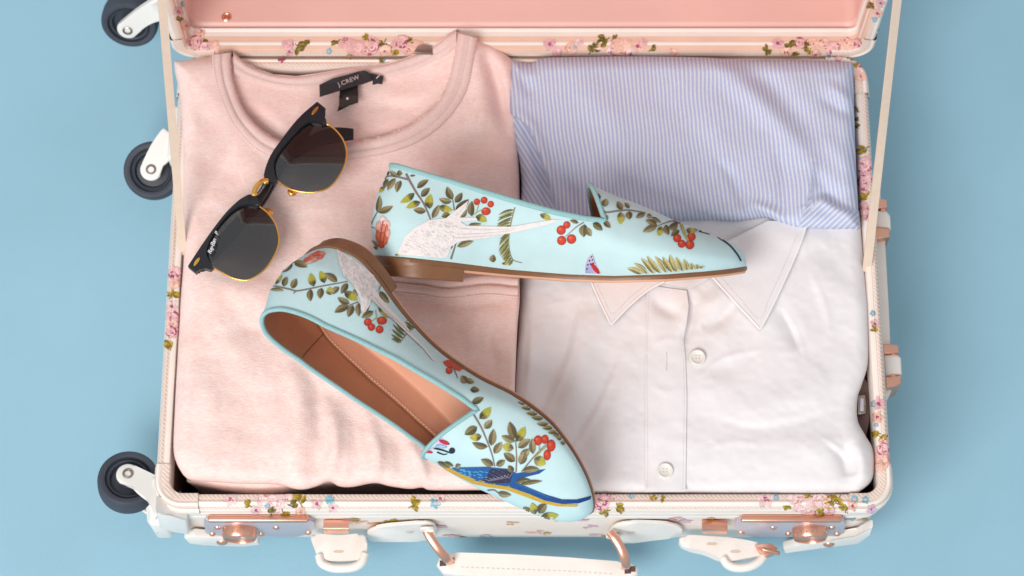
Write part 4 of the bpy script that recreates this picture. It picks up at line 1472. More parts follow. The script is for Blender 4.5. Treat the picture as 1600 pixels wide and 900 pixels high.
wt = [(812, 330), (900, 320), (1050, 320), (1200, 322), (1343, 330)]
wb = [(800, 768), (870, 770), (960, 771), (1060, 771), (1200, 772), (1300, 772), (1340, 771)]
wl = [(812, 330), (811, 430), (810, 500), (804, 590), (800, 680), (800, 768)]
wr = [(1343, 330), (1350, 413), (1355, 463), (1357, 513), (1356, 567), (1347, 600), (1340, 622), (1340, 656), (1352, 680), (1363, 700), (1366, 725), (1361, 752), (1340, 771)]
cloth('body', coons(wt, wb, wl, wr, 210, 180), z_wh, M['whitecotton'], wh, roll=22, rollh=0.010, skirt=((0.001, -0.006, None), (0.005, -0.03, None), (0.003, 0, 0.009)))


def z_plk(x, y):
    x = np.asarray(x, float); y = np.asarray(y, float)
    return z_wh(x, y) + 0.0011 + 0.0045 * np.exp(-(((x - 1080) / 16) ** 2 + ((y - 490) / 30) ** 2))


WZ = lambda pts: [(800 + a / 3.333, 400 + b / 3.333) for a, b in pts]
plk = sheet('placket', [(1010, 444), (1042, 450), (1073, 454), (1076, 478), (1073, 505), (1068, 530), (1071, 560), (1073, 620), (1072, 700), (1071, 768), (1008, 768), (1008, 680), (1008, 580), (1010, 500)], z_plk, M['whitecotton'], wh, th=0.0007, maxlen=7)
seam('placket_stitching', [(1014, 452), (1012, 520), (1011, 600), (1012, 700), (1012, 766)], lambda x, y: z_plk(x, y) + 0.0001, 0.00018, M['greythread'], plk, n=120, dash=(2.2, 4.4))
seam('placket_stitching', [(1068, 560), (1069, 620), (1068, 700), (1067, 766)], lambda x, y: z_plk(x, y) + 0.0001, 0.00018, M['greythread'], plk, n=80, dash=(2.2, 4.4))
seam('buttonhole', [(1041.3, 550), (1041.8, 565), (1041.5, 580)], lambda x, y: z_plk(x, y) + 0.0001, 0.0004, M['greythread'], plk, n=12)
sheet('collar_stand', [(1036, 441), (1060, 436), (1090, 430), (1112, 431), (1100, 440), (1082, 449), (1060, 447)], lambda x, y: z_wh(x, y) + 0.0034, M['whitecotton'], wh, th=0.0012, maxlen=7)


def collar(pts, zoff, edge, lift):
    c = sheet('collar_point', pts, lambda x, y: z_wh(x, y) * 0.4 + 0.6 * 0.1195 + zoff + lift(x, y), M['whitecotton'], wh, th=0.0036, maxlen=8)
    z = lambda x, y: z_wh(x, y) * 0.4 + 0.6 * 0.1195 + zoff + lift(x, y) + 0.0002
    for e in edge:
        seam('collar_edge', e, z, 0.0007, M['whitethread'], c, n=30)
    ins = [np.array(e, float) for e in edge]
    return c, z


c1_, zc1 = collar([(918, 400), (922, 430), (925, 443), (937, 470), (955, 507), (985, 476), (1014, 452), (1037, 440), (1060, 420), (1050, 400)], 0.0056,
                  [[(924, 440), (938, 472), (955, 507)], [(955, 507), (985, 476), (1014, 452), (1037, 440)]], lambda x, y: 0.0012 * np.clip((x - 940) / 90, 0, 1))
seam('collar_stitching', [(933, 446), (945, 470), (958, 490), (984, 465), (1012, 443)], lambda x, y: zc1(x, y) - 0.00005, 0.0002, M['greythread'], c1_, n=60, dash=(2.2, 4.2))
c2_, zc2 = collar([(1100, 415), (1112, 431), (1150, 473), (1188, 514), (1206, 480), (1232, 424), (1252, 376), (1262, 345), (1200, 345), (1130, 380)], 0.0052,
                  [[(1112, 431), (1150, 473), (1188, 514)], [(1188, 514), (1206, 480), (1232, 424), (1250, 382), (1260, 352)]], lambda x, y: 0.0012 * np.clip((1180 - x) / 80, 0, 1))
seam('collar_stitching', [(1122, 428), (1155, 465), (1187, 498), (1202, 466), (1226, 414), (1246, 366)], lambda x, y: zc2(x, y) - 0.00005, 0.0002, M['greythread'], c2_, n=80, dash=(2.2, 4.2))


def button(px, py, r, zf):
    z = float(zf(np.array([px]), np.array([py]))[0])
    c = P(px, py, z + 0.0002)
    ax = (0, -0.06, 1)
    v, f = lathe([(r * 0.96, 0), (r, 0.0008), (r * 0.97, 0.0017), (r * 0.86, 0.0021), (r * 0.74, 0.0017), (r * 0.66, 0.0012), (r * .1, 0.0011), (0.00005, 0.0011)], c, ax, 32)
    b_ = mk('button', v, f, M['button'], wh)
    for sx in (-1, 1):
        for sy in (-1, 1):
            v, f = lathe([(r * .11, 0), (r * .11, 0.00125), (0.00003, 0.0013)], c + Vector((sx * r * .2, sy * r * .2, 0)), ax, 10)
            mk('thread_hole', v, f, M['greythread'], b_)


button(1089.5, 559, 0.0058, lambda x, y: z_wh(x, y) + 0.0006)
button(1039, 736, 0.0056, z_plk)

# ================================================================== STRIPED SHIRT
sp = thing('folded_striped_shirt', 'folded blue and white striped shirt in the upper right of the suitcase', 'shirt', (0.12, 0.1, 0.008))
foldL = [(796, 178), (812, 186), (826, 200), (838, 228), (852, 268), (868, 330), (872, 352), (806, 352), (808, 250)]
foldR = [(1270, 255), (1268, 292), (1262, 315), (1250, 345), (1246, 358), (1345, 358), (1343, 330), (1310, 325), (1286, 312), (1275, 318), (1266, 330), (1270, 300)]
sp_cr = [
    ('s', [(812, 184), (828, 202), (842, 240), (856, 285), (868, 335)], 9, .0042), ('r', [(800, 215), (820, 260), (838, 320)], 9, .0014),
    ('r', [(1110, 92), (1170, 140), (1230, 205), (1270, 260)], 20, .0042), ('r', [(1150, 95), (1210, 140), (1262, 205)], 20, -.0030), ('r', [(1270, 250), (1262, 300), (1246, 350)], 8, .0026),
    ('s', [(1262, 318), (1285, 308), (1310, 322), (1342, 335)], 10, -.0030), ('r', [(1270, 270), (1300, 300), (1342, 312)], 12, -.0024), ('r', [(1120, 250), (1145, 280), (1165, 320), (1205, 345)], 9, -.0024),
    ('r', [(1165, 318), (1200, 330), (1230, 350)], 9, .0030), ('r', [(1060, 250), (1070, 280), (1110, 320)], 15, .0016), ('r', [(1290, 130), (1320, 150), (1336, 165)], 9, .0020),
    ('r', [(1280, 150), (1312, 172), (1336, 182)], 9, -.0018), ('r', [(820, 95), (815, 120), (830, 150)], 10, -.0028), ('r', [(806, 110), (800, 150), (803, 190)], 8, .0022),
    ('r', [(900, 120), (950, 180), (980, 260)], 34, .0018), ('r', [(1000, 130), (1080, 200), (1120, 300)], 30, -.0016), ('r', [(1290, 210), (1310, 240), (1330, 270)], 12, .0014),
    ('r', [(860, 250), (890, 300), (900, 345)], 12, -.0020), ('r', [(1215, 230), (1225, 280), (1222, 340)], 12, -.0016),
]


def z_sp(x, y):
    x = np.asarray(x, float); y = np.asarray(y, float)
    z = 0.1325 + 0.0016 * vnoise(x, y, 110, 41) + 0.0007 * vnoise(x, y, 48, 42) + 0.0002 * vnoise(x, y, 20, 43)
    z = z + 1.25 * creases(x, y, sp_cr)
    z = z - 0.0035 * np.clip((880 - x) / 80, 0, 1)
    return z - 0.006 * inside(x, y, foldL) * np.clip((870 - x) / 50, 0, 1)


def uv_sp(x, y):
    lean = 0.105 + 0.03 * np.clip((x - 1000) / 300, 0, 1)
    w = x - lean * (y - 90) + 2.2 * vnoise(x, y, 90, 44) + 0.9 * vnoise(x, y, 36, 45)
    w = w + creases(x, y, [('s', [(1110, 92), (1170, 140), (1230, 205), (1270, 260)], 26, 2.0), ('r', [(1165, 318), (1200, 330), (1230, 350)], 12, 6.0)])
    fl = inside(x, y, foldL); frr = inside(x, y, foldR)
    w = np.where(fl, x * 0.84 - 0.52 * (y - 185) + 1.0, w)
    w = np.where(frr, 0.68 * x + 0.72 * y - 0.0008 * (x - 1260) * (y - 300), w)
    return w / 6.35, y / 100


tt = [(800, 93), (812, 97), (830, 99), (848, 91), (900, 89), (1000, 88), (1100, 90), (1150, 93), (1250, 94), (1333, 98)]
tb = [(806, 350), (860, 356), (950, 352), (1050, 346), (1110, 345), (1150, 347), (1175, 344), (1200, 342), (1222, 350), (1248, 357), (1290, 358), (1343, 357)]
tl = [(800, 93), (797, 130), (796, 185), (803, 222), (811, 255), (814, 300), (806, 350)]
tr = [(1333, 98), (1334, 150), (1336, 220), (1339, 290), (1343, 357)]
cloth('body', coons(tt, tb, tl, tr, 250, 140), z_sp, M['stripe'], sp, roll=22, rollh=0.013, uvfun=uv_sp, skirt=((0.001, -0.005, None), (0.003, -0.018, None), (0.004, 0, 0.009)))

# ================================================================== SLIPPERS
SL = 0.2585                        # length in metres; tables below in centimetres


def tab(xs, ys):
    """smooth table over the station angle, x in cm"""
    tau = np.arccos(np.clip(1 - 2 * np.array(xs) / 25.85, -1, 1))
    d = catmull(np.stack([tau * 10, ys], -1), 300)
    return lambda x: np.interp(np.arccos(np.clip(1 - 2 * np.asarray(x, float) / 25.85, -1, 1)) * 10, d[:, 0], d[:, 1])


w_lat = tab([0, .5, 1.3, 3, 5, 8, 11, 14, 17, 19.5, 21.5, 23.3, 24.7, 25.5, 25.85], [0, 1.55, 2.4, 3.05, 3.15, 3.15, 3.2, 3.4, 3.75, 3.85, 3.5, 2.72, 1.75, .85, 0])
w_med = tab([0, .5, 1.3, 3, 5, 8, 11, 14, 17, 19.5, 21.5, 23.3, 24.7, 25.5, 25.85], [0, 1.55, 2.4, 3.0, 3.1, 3.0, 3.05, 3.35, 3.75, 3.75, 3.45, 2.80, 1.90, 1.0, 0])
XT = [0, .5, 1.3, 3, 5, 8, 11, 14, 17, 19.5, 21.5, 23.3, 24.7, 25.5, 25.85]
s_lat = tab(XT, [0, 1.55, 2.4, 3.05, 2.70, 1.55, 1.00, 1.35, 2.45, 2.95, 2.75, 2.20, 1.45, .75, 0])      # the sole, drawn in at the waist
s_med = tab(XT, [0, 1.55, 2.4, 2.95, 3.0, 2.8, 2.8, 3.05, 3.45, 3.5, 3.2, 2.6, 1.75, .9, 0])
z_feather = lambda x: np.interp(x, [0, 2, 6, 9.5, 13.5, 16.5, 20, 22.5, 24, 25.85], [1.15, 1.1, .92, .72, .62, .68, .98, 1.30, 1.52, 1.85])
z_ground = lambda x: np.interp(x, [0, 6.3, 9.5, 13.5, 16.5, 20, 22.5, 24, 25.85], [.50, .30, .16, .02, .05, .32, .68, .92, 1.30])
ridge = tab([0, 5, 10, 13, 15, 18.4, 21, 23, 24.3, 25.2, 25.85], [9.6, 9.2, 8.2, 7.1, 6.1, 4.75, 3.5, 2.6, 2.0, 1.35, 0])
topline = lambda x: np.interp(x, [0, .6, 2, 5.3, 9.7, 12.3, 14.3, 15.6], [7.40, 7.32, 7.05, 6.38, 5.32, 4.76, 4.46, 4.38])
X_COR, X_TIP = 15.6, 14.75
NE = 2.35


def slipper(name, label, side, to_world, anchor, group=None):
    """side = +1: the outer edge lies at +y (left shoe), -1: at -y (right shoe). to_world maps cm points"""
    root = thing(name, label, 'shoe', anchor, group)

    def section(x, th, inset=0.0):
        """th 0..pi from the +y sole edge over the top to the -y sole edge; arrays"""
        x = np.asarray(x, float); th = np.asarray(th, float)
        wp = w_lat(x) if side > 0 else w_med(x)
        wn = w_med(x) if side > 0 else w_lat(x)
        c = np.cos(th); s = np.sin(th)
        cy = np.sign(c) * np.abs(c) ** (2 / NE); sz = np.abs(s) ** (2 / NE)
        sp_ = s_lat(x) if side > 0 else s_med(x)
        sn_ = s_med(x) if side > 0 else s_lat(x)
        w = np.where(c >= 0, wp, wn); ws = np.where(c >= 0, sp_, sn_)
        q_ = np.sin(np.pi / 2 * np.clip(sz / np.interp(x, [4, 8, 14, 18], [.38, .66, .66, .42]), 0, 1))
        bul = 1 + 0.03 * np.sin(np.pi * np.clip(sz * 1.4, 0, 1)) * np.clip(x / 5, 0, 1)
        y = (ws + (w - ws) * q_) * cy * bul
        # the ankle opening draws in towards the top
        y = y * (1 - 0.66 * np.clip(sz - 0.25, 0, 1) * np.clip((9.5 - x) / 5, 0, 1))
        z = z_feather(x) + ridge(x) * sz
        lean = np.interp(z, [0.9, 2.0, 3.4, 5.2, 7.4], [.45, .18, 0, .30, 1.15])
        xx = x + lean * np.clip(1 - x / 8, 0, 1) ** 2
        return np.stack([xx, y, z], -1)

    def th_top(x):
        q = np.clip((topline(x) - z_feather(x)) / ridge(x), 0.02, 0.999)
        return np.arcsin(q ** (NE / 2))
    V = []; F = []
    NX, NT = 60, 22
    tau = np.linspace(0, np.arccos(1 - 2 * X_COR / 25.85), NX)
    xs = 25.85 / 2 * (1 - np.cos(tau))
    for sgn in (1, -1):
        g = []
        for x in xs:
            t = np.linspace(0, 1, NT) * th_top(x)
            if sgn < 0:
                t = np.pi - t
            g.append(section(np.full(NT, x), t))
        g = np.array(g)
        base = len(V)
        V += g.reshape(-1, 3).tolist()
        F += grid_faces(NT, NX, base=base)
    # vamp
    tc_ = float(th_top(X_COR))
    NT2 = 71
    th = np.concatenate([np.linspace(0, tc_, NT), np.linspace(tc_, np.pi - tc_, 29)[1:-1], np.pi - np.linspace(0, tc_, NT)[::-1]])
    e = np.clip((np.minimum(th, np.pi - th) - tc_) / (np.pi / 2 - tc_), 0, 1)
    xe = X_COR - (X_COR - X_TIP) * np.sin(e * np.pi / 2) ** 0.9
    base = len(V)
    NS = 56
    for s_ in np.linspace(0, 1, NS):
        t0 = np.arccos(1 - 2 * xe / 25.85)
        x = 25.85 / 2 * (1 - np.cos(t0 + (np.pi - t0) * s_))
        V += section(x, th).tolist()
    F += grid_faces(len(th), NS, base=base)
    V = np.array(V)
    # weld
    bm = bmesh.new()
    bv = [bm.verts.new(p) for p in V]
    for f in F:
        try:
            bm.faces.new([bv[i] for i in f])
        except ValueError:
            pass
    bmesh.ops.remove_doubles(bm, verts=bm.verts, dist=0.004)
    bmesh.ops.dissolve_degenerate(bm, dist=1e-5, edges=bm.edges)
    bmesh.ops.recalc_face_normals(bm, faces=bm.faces)
    # outward normals
    bm.normal_update()
    out = sum((f.calc_center_median() - Vector((12, 0, 2))).dot(f.normal) * f.calc_area() for f in bm.faces)
    if out < 0:
        bmesh.ops.reverse_faces(bm, faces=bm.faces)
    bm.normal_update()
    bm.verts.ensure_lookup_table(); bm.verts.index_update()
    vo = [v.co.copy() for v in bm.verts]; vn = [v.normal.copy() for v in bm.verts]
    fo = [tuple(v.index for v in f.verts) for f in bm.faces]
    bm.free()
    W = lambda pts: [to_world(Vector(p)) for p in pts]
    upper = mk('upper', W(vo), fo, M['silk'], root)
    mk('lining', W([a - b * 0.17 for a, b in zip(vo, vn)]), [f[::-1] for f in fo], M['leathertan'], root)

    # ribbed binding round the opening
    n = 90
    xx = X_COR * (1 - np.cos(np.linspace(0, np.pi / 2, n)))
    pl = [section(np.array([x]), np.array([float(th_top(x))]))[0] for x in xx]
    pr_ = [section(np.array([x]), np.array([np.pi - float(th_top(x))]))[0] for x in xx]
    vam = [section(np.array([a]), np.array([b]))[0] for a, b, q_ in zip(xe, th, e) if q_ > 0][::-1]
    loop = pl[::-1] + pr_[1:] + vam
    loop = [Vector(p) for p in loop]
    keep = [loop[0]]
    for p in loop[1:]:
        if (p - keep[-1]).length > 0.08:
            keep.append(p)
    lp = catmull([tuple(p) for p in keep], 260, closed=True)
    # tube in shoe space, then to world
    Vb = []; uv = []
    m = len(lp); nn = 10
    acc = 0
    for i in range(m):
        p = Vector(lp[i]); a = Vector(lp[i - 1]); b = Vector(lp[(i + 1) % m])
        t = (b - a).normalized()
        up = Vector((0, 0, 1)); up = (up - t * up.dot(t)).normalized(); bi = t.cross(up)
        acc += (p - a).length
        for k in range(nn):
            an = 2 * math.pi * k / nn
            Vb.append(p + bi * 0.15 * math.cos(an) + up * (0.20 * math.sin(an) - 0.06))
            uv.append((acc * 5.0, k / nn))
    mk('binding', W(Vb), grid_faces(nn, m, wrap_u=True, wrap_v=True), M['binding'], root, uv=uv)

    # sole edge and outsole
    thick = lambda x: np.interp(x, [0, 7, 10, 26], [.62, .42, .36, .34])
    xs2 = 25.85 / 2 * (1 - np.cos(np.linspace(0.0, np.pi, 80)))

    def outline(k):
        L_ = np.stack([xs2, (s_lat(xs2) if side > 0 else s_med(xs2)) * k], -1)
        R_ = np.stack([xs2, -(s_med(xs2) if side > 0 else s_lat(xs2)) * k], -1)
        o = np.vstack([L_, R_[::-1][1:-1]])
        c = np.array([13.0, 0]); return np.stack([c[0] + (o[:, 0] - c[0]) * (1 + (k - 1) * 0.4), o[:, 1]], -1)

    def ring(k, zf):
        o = outline(1.0)
        kf = k - 0.018 * np.clip((o[:, 0] - 7) / 4, 0, 1) * (k > 1)
        o = np.stack([13 + (o[:, 0] - 13) * (1 + (kf - 1) * 0.4), o[:, 1] * kf], -1)
        lean = 0.42 * np.clip(1 - o[:, 0] / 8, 0, 1) ** 2
        return np.stack([o[:, 0] + lean, o[:, 1], zf(o[:, 0])], -1)
    rows = [ring(0.90, lambda x: z_feather(x) + .05), ring(1.012, lambda x: z_feather(x) + .05), ring(1.03, lambda x: z_feather(x) - .03),
            ring(1.03, lambda x: z_feather(x) * .42 + .58 * np.maximum(z_ground(x), z_feather(x) - thick(x))), ring(1.015, lambda x: np.maximum(z_ground(x), z_feather(x) - thick(x)) + .03)]
    k = len(rows[0])
    sv = np.concatenate(rows)
    mk('sole', W(sv.tolist()), grid_faces(k, len(rows), wrap_u=True), M['sole'], root, angle=40)
    rows = [ring(1.013, lambda x: np.maximum(z_ground(x), z_feather(x) - thick(x)) + .03), ring(0.985, lambda x: np.maximum(z_ground(x), z_feather(x) - thick(x)) - .10), ring(0.93, lambda x: np.maximum(z_ground(x), z_feather(x) - thick(x)) - .12)]
    ov = np.concatenate(rows)
    nl = len(xs2)
    fc = grid_faces(k, 3, wrap_u=True)
    b0 = 2 * k
    for i in range(1, nl - 1):                   # close underneath, strip by strip
        r1 = k - i; r2 = k - i - 1
        fc.append((b0 + i, b0 + i + 1, b0 + (r2 if i < nl - 2 else nl - 1), b0 + r1) if i < nl - 2 else (b0 + i, b0 + nl - 1, b0 + r1))
    fc.append((b0, b0 + 1, b0 + k - 1))
    mk('outsole', W(ov.tolist()), fc, M['solebottom'], root, angle=40)
    # heel block
    hx = 6.35
    pts = [(x, (s_lat(x) if side > 0 else s_med(x)) * 1.03) for x in np.linspace(hx, 0, 30) ** 1.0]
    pts += [(x, -(s_med(x) if side > 0 else s_lat(x)) * 1.03) for x in np.linspace(0, hx, 30)[1:]]
    rows = []
    for kz, kk in ((1.0, 1.0), (0.5, 0.995), (0.05, 0.985), (0.0, 0.96)):
        row = []
        for x, y in pts:
            z1 = float(z_feather(x)) - .30; z0_ = -0.14 - 0.022 * x
            row.append((x + 0.42 * max(0, 1 - x / 8) ** 2, y * kk, z0_ + (z1 - z0_) * kz))
        rows.append(row)
    k = len(pts)
    hv = [p for r_ in rows for p in r_]
    fc = grid_faces(k, 4, wrap_u=True) + [tuple(range(3 * k, 4 * k))]
    mk('heel', W(hv), fc, M['sole'], root, angle=40)
    # sock lining inside, with its stitched edge
    si = ring(0.955, lambda x: z_feather(x) + .50)
    fc = [(i, i + 1, len(si) - i - 1, len(si) - i) for i in range(1, nl - 2)] + [(0, 1, len(si) - 1)]
    ins = mk('insole', W(si.tolist()), fc, M['insole'], root)
    # sock lining turned up the far wall
    V = []
    for x in np.linspace(2.6, 17.5, 40):
        fm = np.interp(x, [2.6, 5, 9, 13, 17.5], [.08, .26, .46, .56, .56])
        tt = np.linspace(0.0, 1, 9) * (fm * float(th_top(min(x, 15.4))))
        tt = np.pi - tt if side > 0 else tt
        for p in section(np.full(9, x), tt):
            V.append((p[0], p[1] * (1 - 0.27 / max(0.5, abs(p[1]))), max(p[2], float(z_feather(x)) + .42)))
    mk('insole_edge', W(V), grid_faces(9, 40), M['insole'], root)
    return root, upper, section, th_top


def frame(o, e1, e3):
    e1 = e1.normalized(); e3 = (e3 - e1 * e3.dot(e1)).normalized(); e2 = e3.cross(e1)
    return lambda p: o + e1 * (p.x * .01) + e2 * (p.y * .01) + e3 * (p.z * .01)


def settle(px, py, e1, e3, rest, side):
    """origin on the picture ray (px,py), at the depth where the lowest point of the shoe touches rest"""
    z = rest + 0.05
    pts = []
    for x in np.linspace(0.3, 25.5, 40):
        for t in np.linspace(0, np.pi, 13):
            w = (w_lat(x) if (side > 0) == (math.cos(t) >= 0) else w_med(x))
            hh = min(float(ridge(x)), float(topline(x) - z_feather(x)) if x < 15 else 99)
            pts.append(Vector((x, float(w) * math.cos(t), float(z_feather(x)) + hh * math.sin(t))))
        pts.append(Vector((x, 3.0, float(z_ground(x))))); pts.append(Vector((x, -3.0, float(z_ground(x)))))
    for _ in range(6):
        o = P(px, py, z)
        T = frame(o, e1, e3)
        lo = min(T(p).z for p in pts)
        z += rest - lo
    return P(px, py, z)


# right shoe lies on its side, outer side up; left shoe is rolled half over
e1A = (VX * 1.0 - VU * 0.055 - TC * 0.075).normalized()
e3A = (VU + VX * 0.055).normalized()
oA = settle(575, 426, e1A, e3A, 0.1215, -1)
e1B = (VX * 0.76 - VU * 0.65).normalized()
PH = R(44)
e3B = TC * math.cos(PH) + (VX * -0.65 - VU * 0.76) * math.sin(PH)
oB = settle(483, 382, e1B, e3B, 0.1205, 1)
TA = frame(oA, e1A, e3A); TB = frame(oB, e1B, e3B)
shA, upA, secA, ttA = slipper('slipper', 'pale blue embroidered slipper lying on its side, showing its sole edge and profile', -1, TA, TA(Vector((12, 0, 0))), 'pair of embroidered slippers')
shB, upB, secB, ttB = slipper('slipper', 'pale blue embroidered slipper turned so its tan leather inside shows, blue bird on toe', 1, TB, TB(Vector((12, 0, 0))), 'pair of embroidered slippers')


# stitched lines and lining seams inside the left shoe
def inside_line(pts, r, mt, parent, dash=None):
    pts = catmull(pts, 120)
    V = []
    for p in pts:
        V.append(TB(Vector(p)))
    if dash is None:
        return tube('lining_seam', V, r, mt, parent, n=6)
    out = []; F = []
    for i in range(0, len(V) - 1, 2):
        a, b = V[i], V[i + 1]
        d = (b - a).normalized(); s_ = d.cross(e3B).normalized() * r; u_ = e3B * r
        k = len(out)
        out += [a - s_, a + u_, a + s_, b - s_, b + u_, b + s_]
        F += [(k, k + 1, k + 4, k + 3), (k + 1, k + 2, k + 5, k + 4)]
    o = mk('insole_stitching', out, F, mt, parent)
    o['kind'] = 'stuff'
    return o


M['tanthread'] = mat('tan_thread', (0.70, 0.44, 0.30), 0.8)
M['seamdark'] = mat('dark_seam', (0.20, 0.08, 0.045), 0.8)
zi = lambda x: float(z_feather(x)) + .52


def wall_line(xs, fr, sgn, name='lining_seam'):
    V = []
    for x, f_ in zip(xs, fr):
        t = float(ttB(x)) * f_
        t = t if sgn > 0 else math.pi - t
        p = Vector(secB(np.array([x]), np.array([t]))[0])
        q = Vector((p.x, p.y - sgn * 0.21, p.z))
        V.append(TB(q))
    return tube(name, V, 0.00025, M['seamdark'], shB, n=6)


edge_pts = []
for x in np.linspace(3.0, 17.3, 30):
    fm = np.interp(x, [2.6, 5, 9, 13, 17.5], [.08, .26, .46, .56, .56]) * 0.93
    p = secB(np.array([x]), np.array([math.pi - fm * float(ttB(min(x, 15.4)))]))[0]
    edge_pts.append((p[0], p[1] * (1 - 0.31 / abs(p[1])), max(p[2], float(z_feather(x)) + .46)))
inside_line(edge_pts, 0.00032, M['tanthread'], shB, dash=True)
wall_line([4.6] * 10, np.linspace(0.05, 0.92, 10), -1)
wall_line([4.0] * 10, np.linspace(0.05, 0.92, 10), 1)
wall_line(np.linspace(6.0, 7.5, 8), np.linspace(0.9, 0.35, 8), 1)
wall_line(np.linspace(7.5, 9.2, 8), np.linspace(0.35, 0.9, 8), 1)

# ---- embroidery on the slippers (read in enlarged views: offset and scale)
bvA = bvh_of(upA); bvB = bvh_of(upB)
BR = (0.24, 0.17, 0.15); OLS = (0.38, 0.36, 0.09); RED = (0.62, 0.065, 0.03)


def mapper(ox, oy, s):
    return lambda x, y: (ox + x / s, oy + y / s)


def leaves(pr, m, s, items):
    for it in items:
        a = m(it[0], it[1]); b = m(it[2], it[3])
        pr.leaf(*a, *b, it[4] / s, yg=len(it) > 5)


def branches(pr, m, s, items, c=BR):
    for w, pts in items:
        pr.stroke([m(*p) for p in pts], w / s, c)


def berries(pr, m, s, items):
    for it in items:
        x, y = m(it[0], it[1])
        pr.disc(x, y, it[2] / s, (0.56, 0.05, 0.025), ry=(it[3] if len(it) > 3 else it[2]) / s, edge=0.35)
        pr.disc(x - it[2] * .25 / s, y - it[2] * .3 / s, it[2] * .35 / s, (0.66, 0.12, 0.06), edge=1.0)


def fern(pr, m, s, items, w, c=(0.33, 0.29, 0.085)):
    for b0, b1, t0, t1 in items:
        pr.leaf(*m(b0, b1), *m(t0, t1), w / s, c)


# shoe on its side, heel half
m = mapper(560, 230, 4.09); s = 4.09
fo = Print(bvA); be = Print(bvA, off=0.00036); fe = Print(bvA)
branches(fo, m, s, [(15, [(305, 170), (330, 220), (370, 290), (410, 350), (440, 410), (460, 462)]), (13, [(320, 208), (270, 195), (215, 185), (180, 190), (150, 205)]), (9, [(612, 405), (605, 350), (598, 330)]),
                    (10, [(70, 530), (95, 465), (125, 410)]), (13, [(590, 715), (608, 660), (625, 605)]), (8, [(85, 510), (105, 518)]), (7, [(720, 440), (735, 400), (728, 380)])])
leaves(fo, m, s, [(185, 185, 182, 130, 30), (250, 188, 205, 152, 32), (262, 186, 262, 148, 34), (180, 195, 122, 235, 32), (190, 205, 165, 265, 32), (165, 255, 140, 292, 28, 1), (237, 200, 188, 278, 38), (272, 215, 245, 290, 40),
                  (330, 185, 365, 183, 14), (375, 262, 448, 210, 38), (402, 318, 455, 262, 42), (358, 295, 268, 355, 44, 1), (455, 395, 460, 300, 54, 1), (396, 352, 305, 390, 44, 1), (430, 412, 352, 400, 42), (472, 455, 515, 370, 40),
                  (515, 380, 600, 405, 46, 1), (585, 430, 530, 445, 36), (602, 335, 565, 255, 46), (595, 350, 515, 330, 38), (618, 355, 662, 292, 42), (620, 400, 705, 335, 48), (722, 440, 725, 345, 46), (655, 450, 690, 400, 30),
                  (705, 495, 785, 490, 30), (750, 440, 820, 475, 50, 1), (630, 635, 735, 600, 40), (592, 650, 600, 612, 14), (122, 415, 138, 310, 38), (125, 415, 222, 378, 42), (85, 460, 85, 380, 26), (120, 655, 80, 590, 32),
                  (860, 735, 860, 685, 42), (915, 742, 965, 745, 18, 1), (1160, 430, 1225, 465, 34, 1), (235, 688, 265, 690, 14, 1)])
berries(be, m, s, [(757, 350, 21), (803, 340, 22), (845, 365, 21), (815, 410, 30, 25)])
branches(fo, m, s, [(7, [(725, 440), (760, 415), (800, 395)]), (6, [(768, 372), (750, 425)])], OLS)
fst = [(1000, 385), (985, 440), (968, 520), (960, 600), (968, 670), (990, 720), (1045, 738)]
fc_ = catmull(fst, 26)
fe.stroke([m(*p) for p in fst], 8 / s, (0.30, 0.26, 0.10))
for i in range(1, 22):
    p = fc_[i]
    L_ = 105 if i < 13 else 105 - (i - 13) * 8
    fe.leaf(*m(p[0], p[1]), *m(p[0] - L_ * (0.95 if i < 9 else 0.62), p[1] + L_ * (0.28 + 0.035 * i)), 17 / s, (0.22, 0.22, 0.08) if i % 2 else (0.32, 0.29, 0.10))
# flower on the heel
fl = Print(bvA)
for x, y, rx, ry, an, c in [(158, 462, 26, 22, .3, (0.80, 0.60, 0.56)), (182, 492, 22, 30, -.3, (0.80, 0.50, 0.45)), (130, 505, 20, 34, .2, (0.76, 0.36, 0.30)), (168, 525, 26, 38, .1, (0.70, 0.22, 0.14)), (190, 555, 15, 36, .1, (0.74, 0.34, 0.27)),
                            (130, 570, 20, 40, -.1, (0.64, 0.13, 0.06)), (158, 580, 17, 40, .1, (0.70, 0.17, 0.09)), (148, 622, 20, 24, 0, (0.60, 0.09, 0.04)), (176, 600, 13, 28, .3, (0.66, 0.14, 0.07))]:
    fl.disc(*m(x, y), rx / s, c, ry=ry / s, ang=an, edge=0.72, wob=0.10)
for p in [[(160, 470), (150, 530), (142, 600)], [(180, 500), (168, 560), (160, 610)]]:
    fl.stroke([m(*q) for q in p], 6 / s, (0.42, 0.05, 0.03))
bi = Print(bvA, off=0.0007)
birdA = [(262, 655), (300, 570), (370, 510), (450, 468), (560, 455), (600, 420), (700, 345), (684, 400), (645, 450), (750, 450), (760, 465), (650, 478), (690, 502), (970, 507), (1120, 482), (1225, 466), (1290, 462), (1225, 490), (980, 545), (800, 580), (640, 600), (592, 632), (570, 690), (550, 708), (258, 686)]
m_heelA = m
bi.poly([m(*p) for p in birdA], (0.8, 0.75, 0.73), maxlen=3.0)
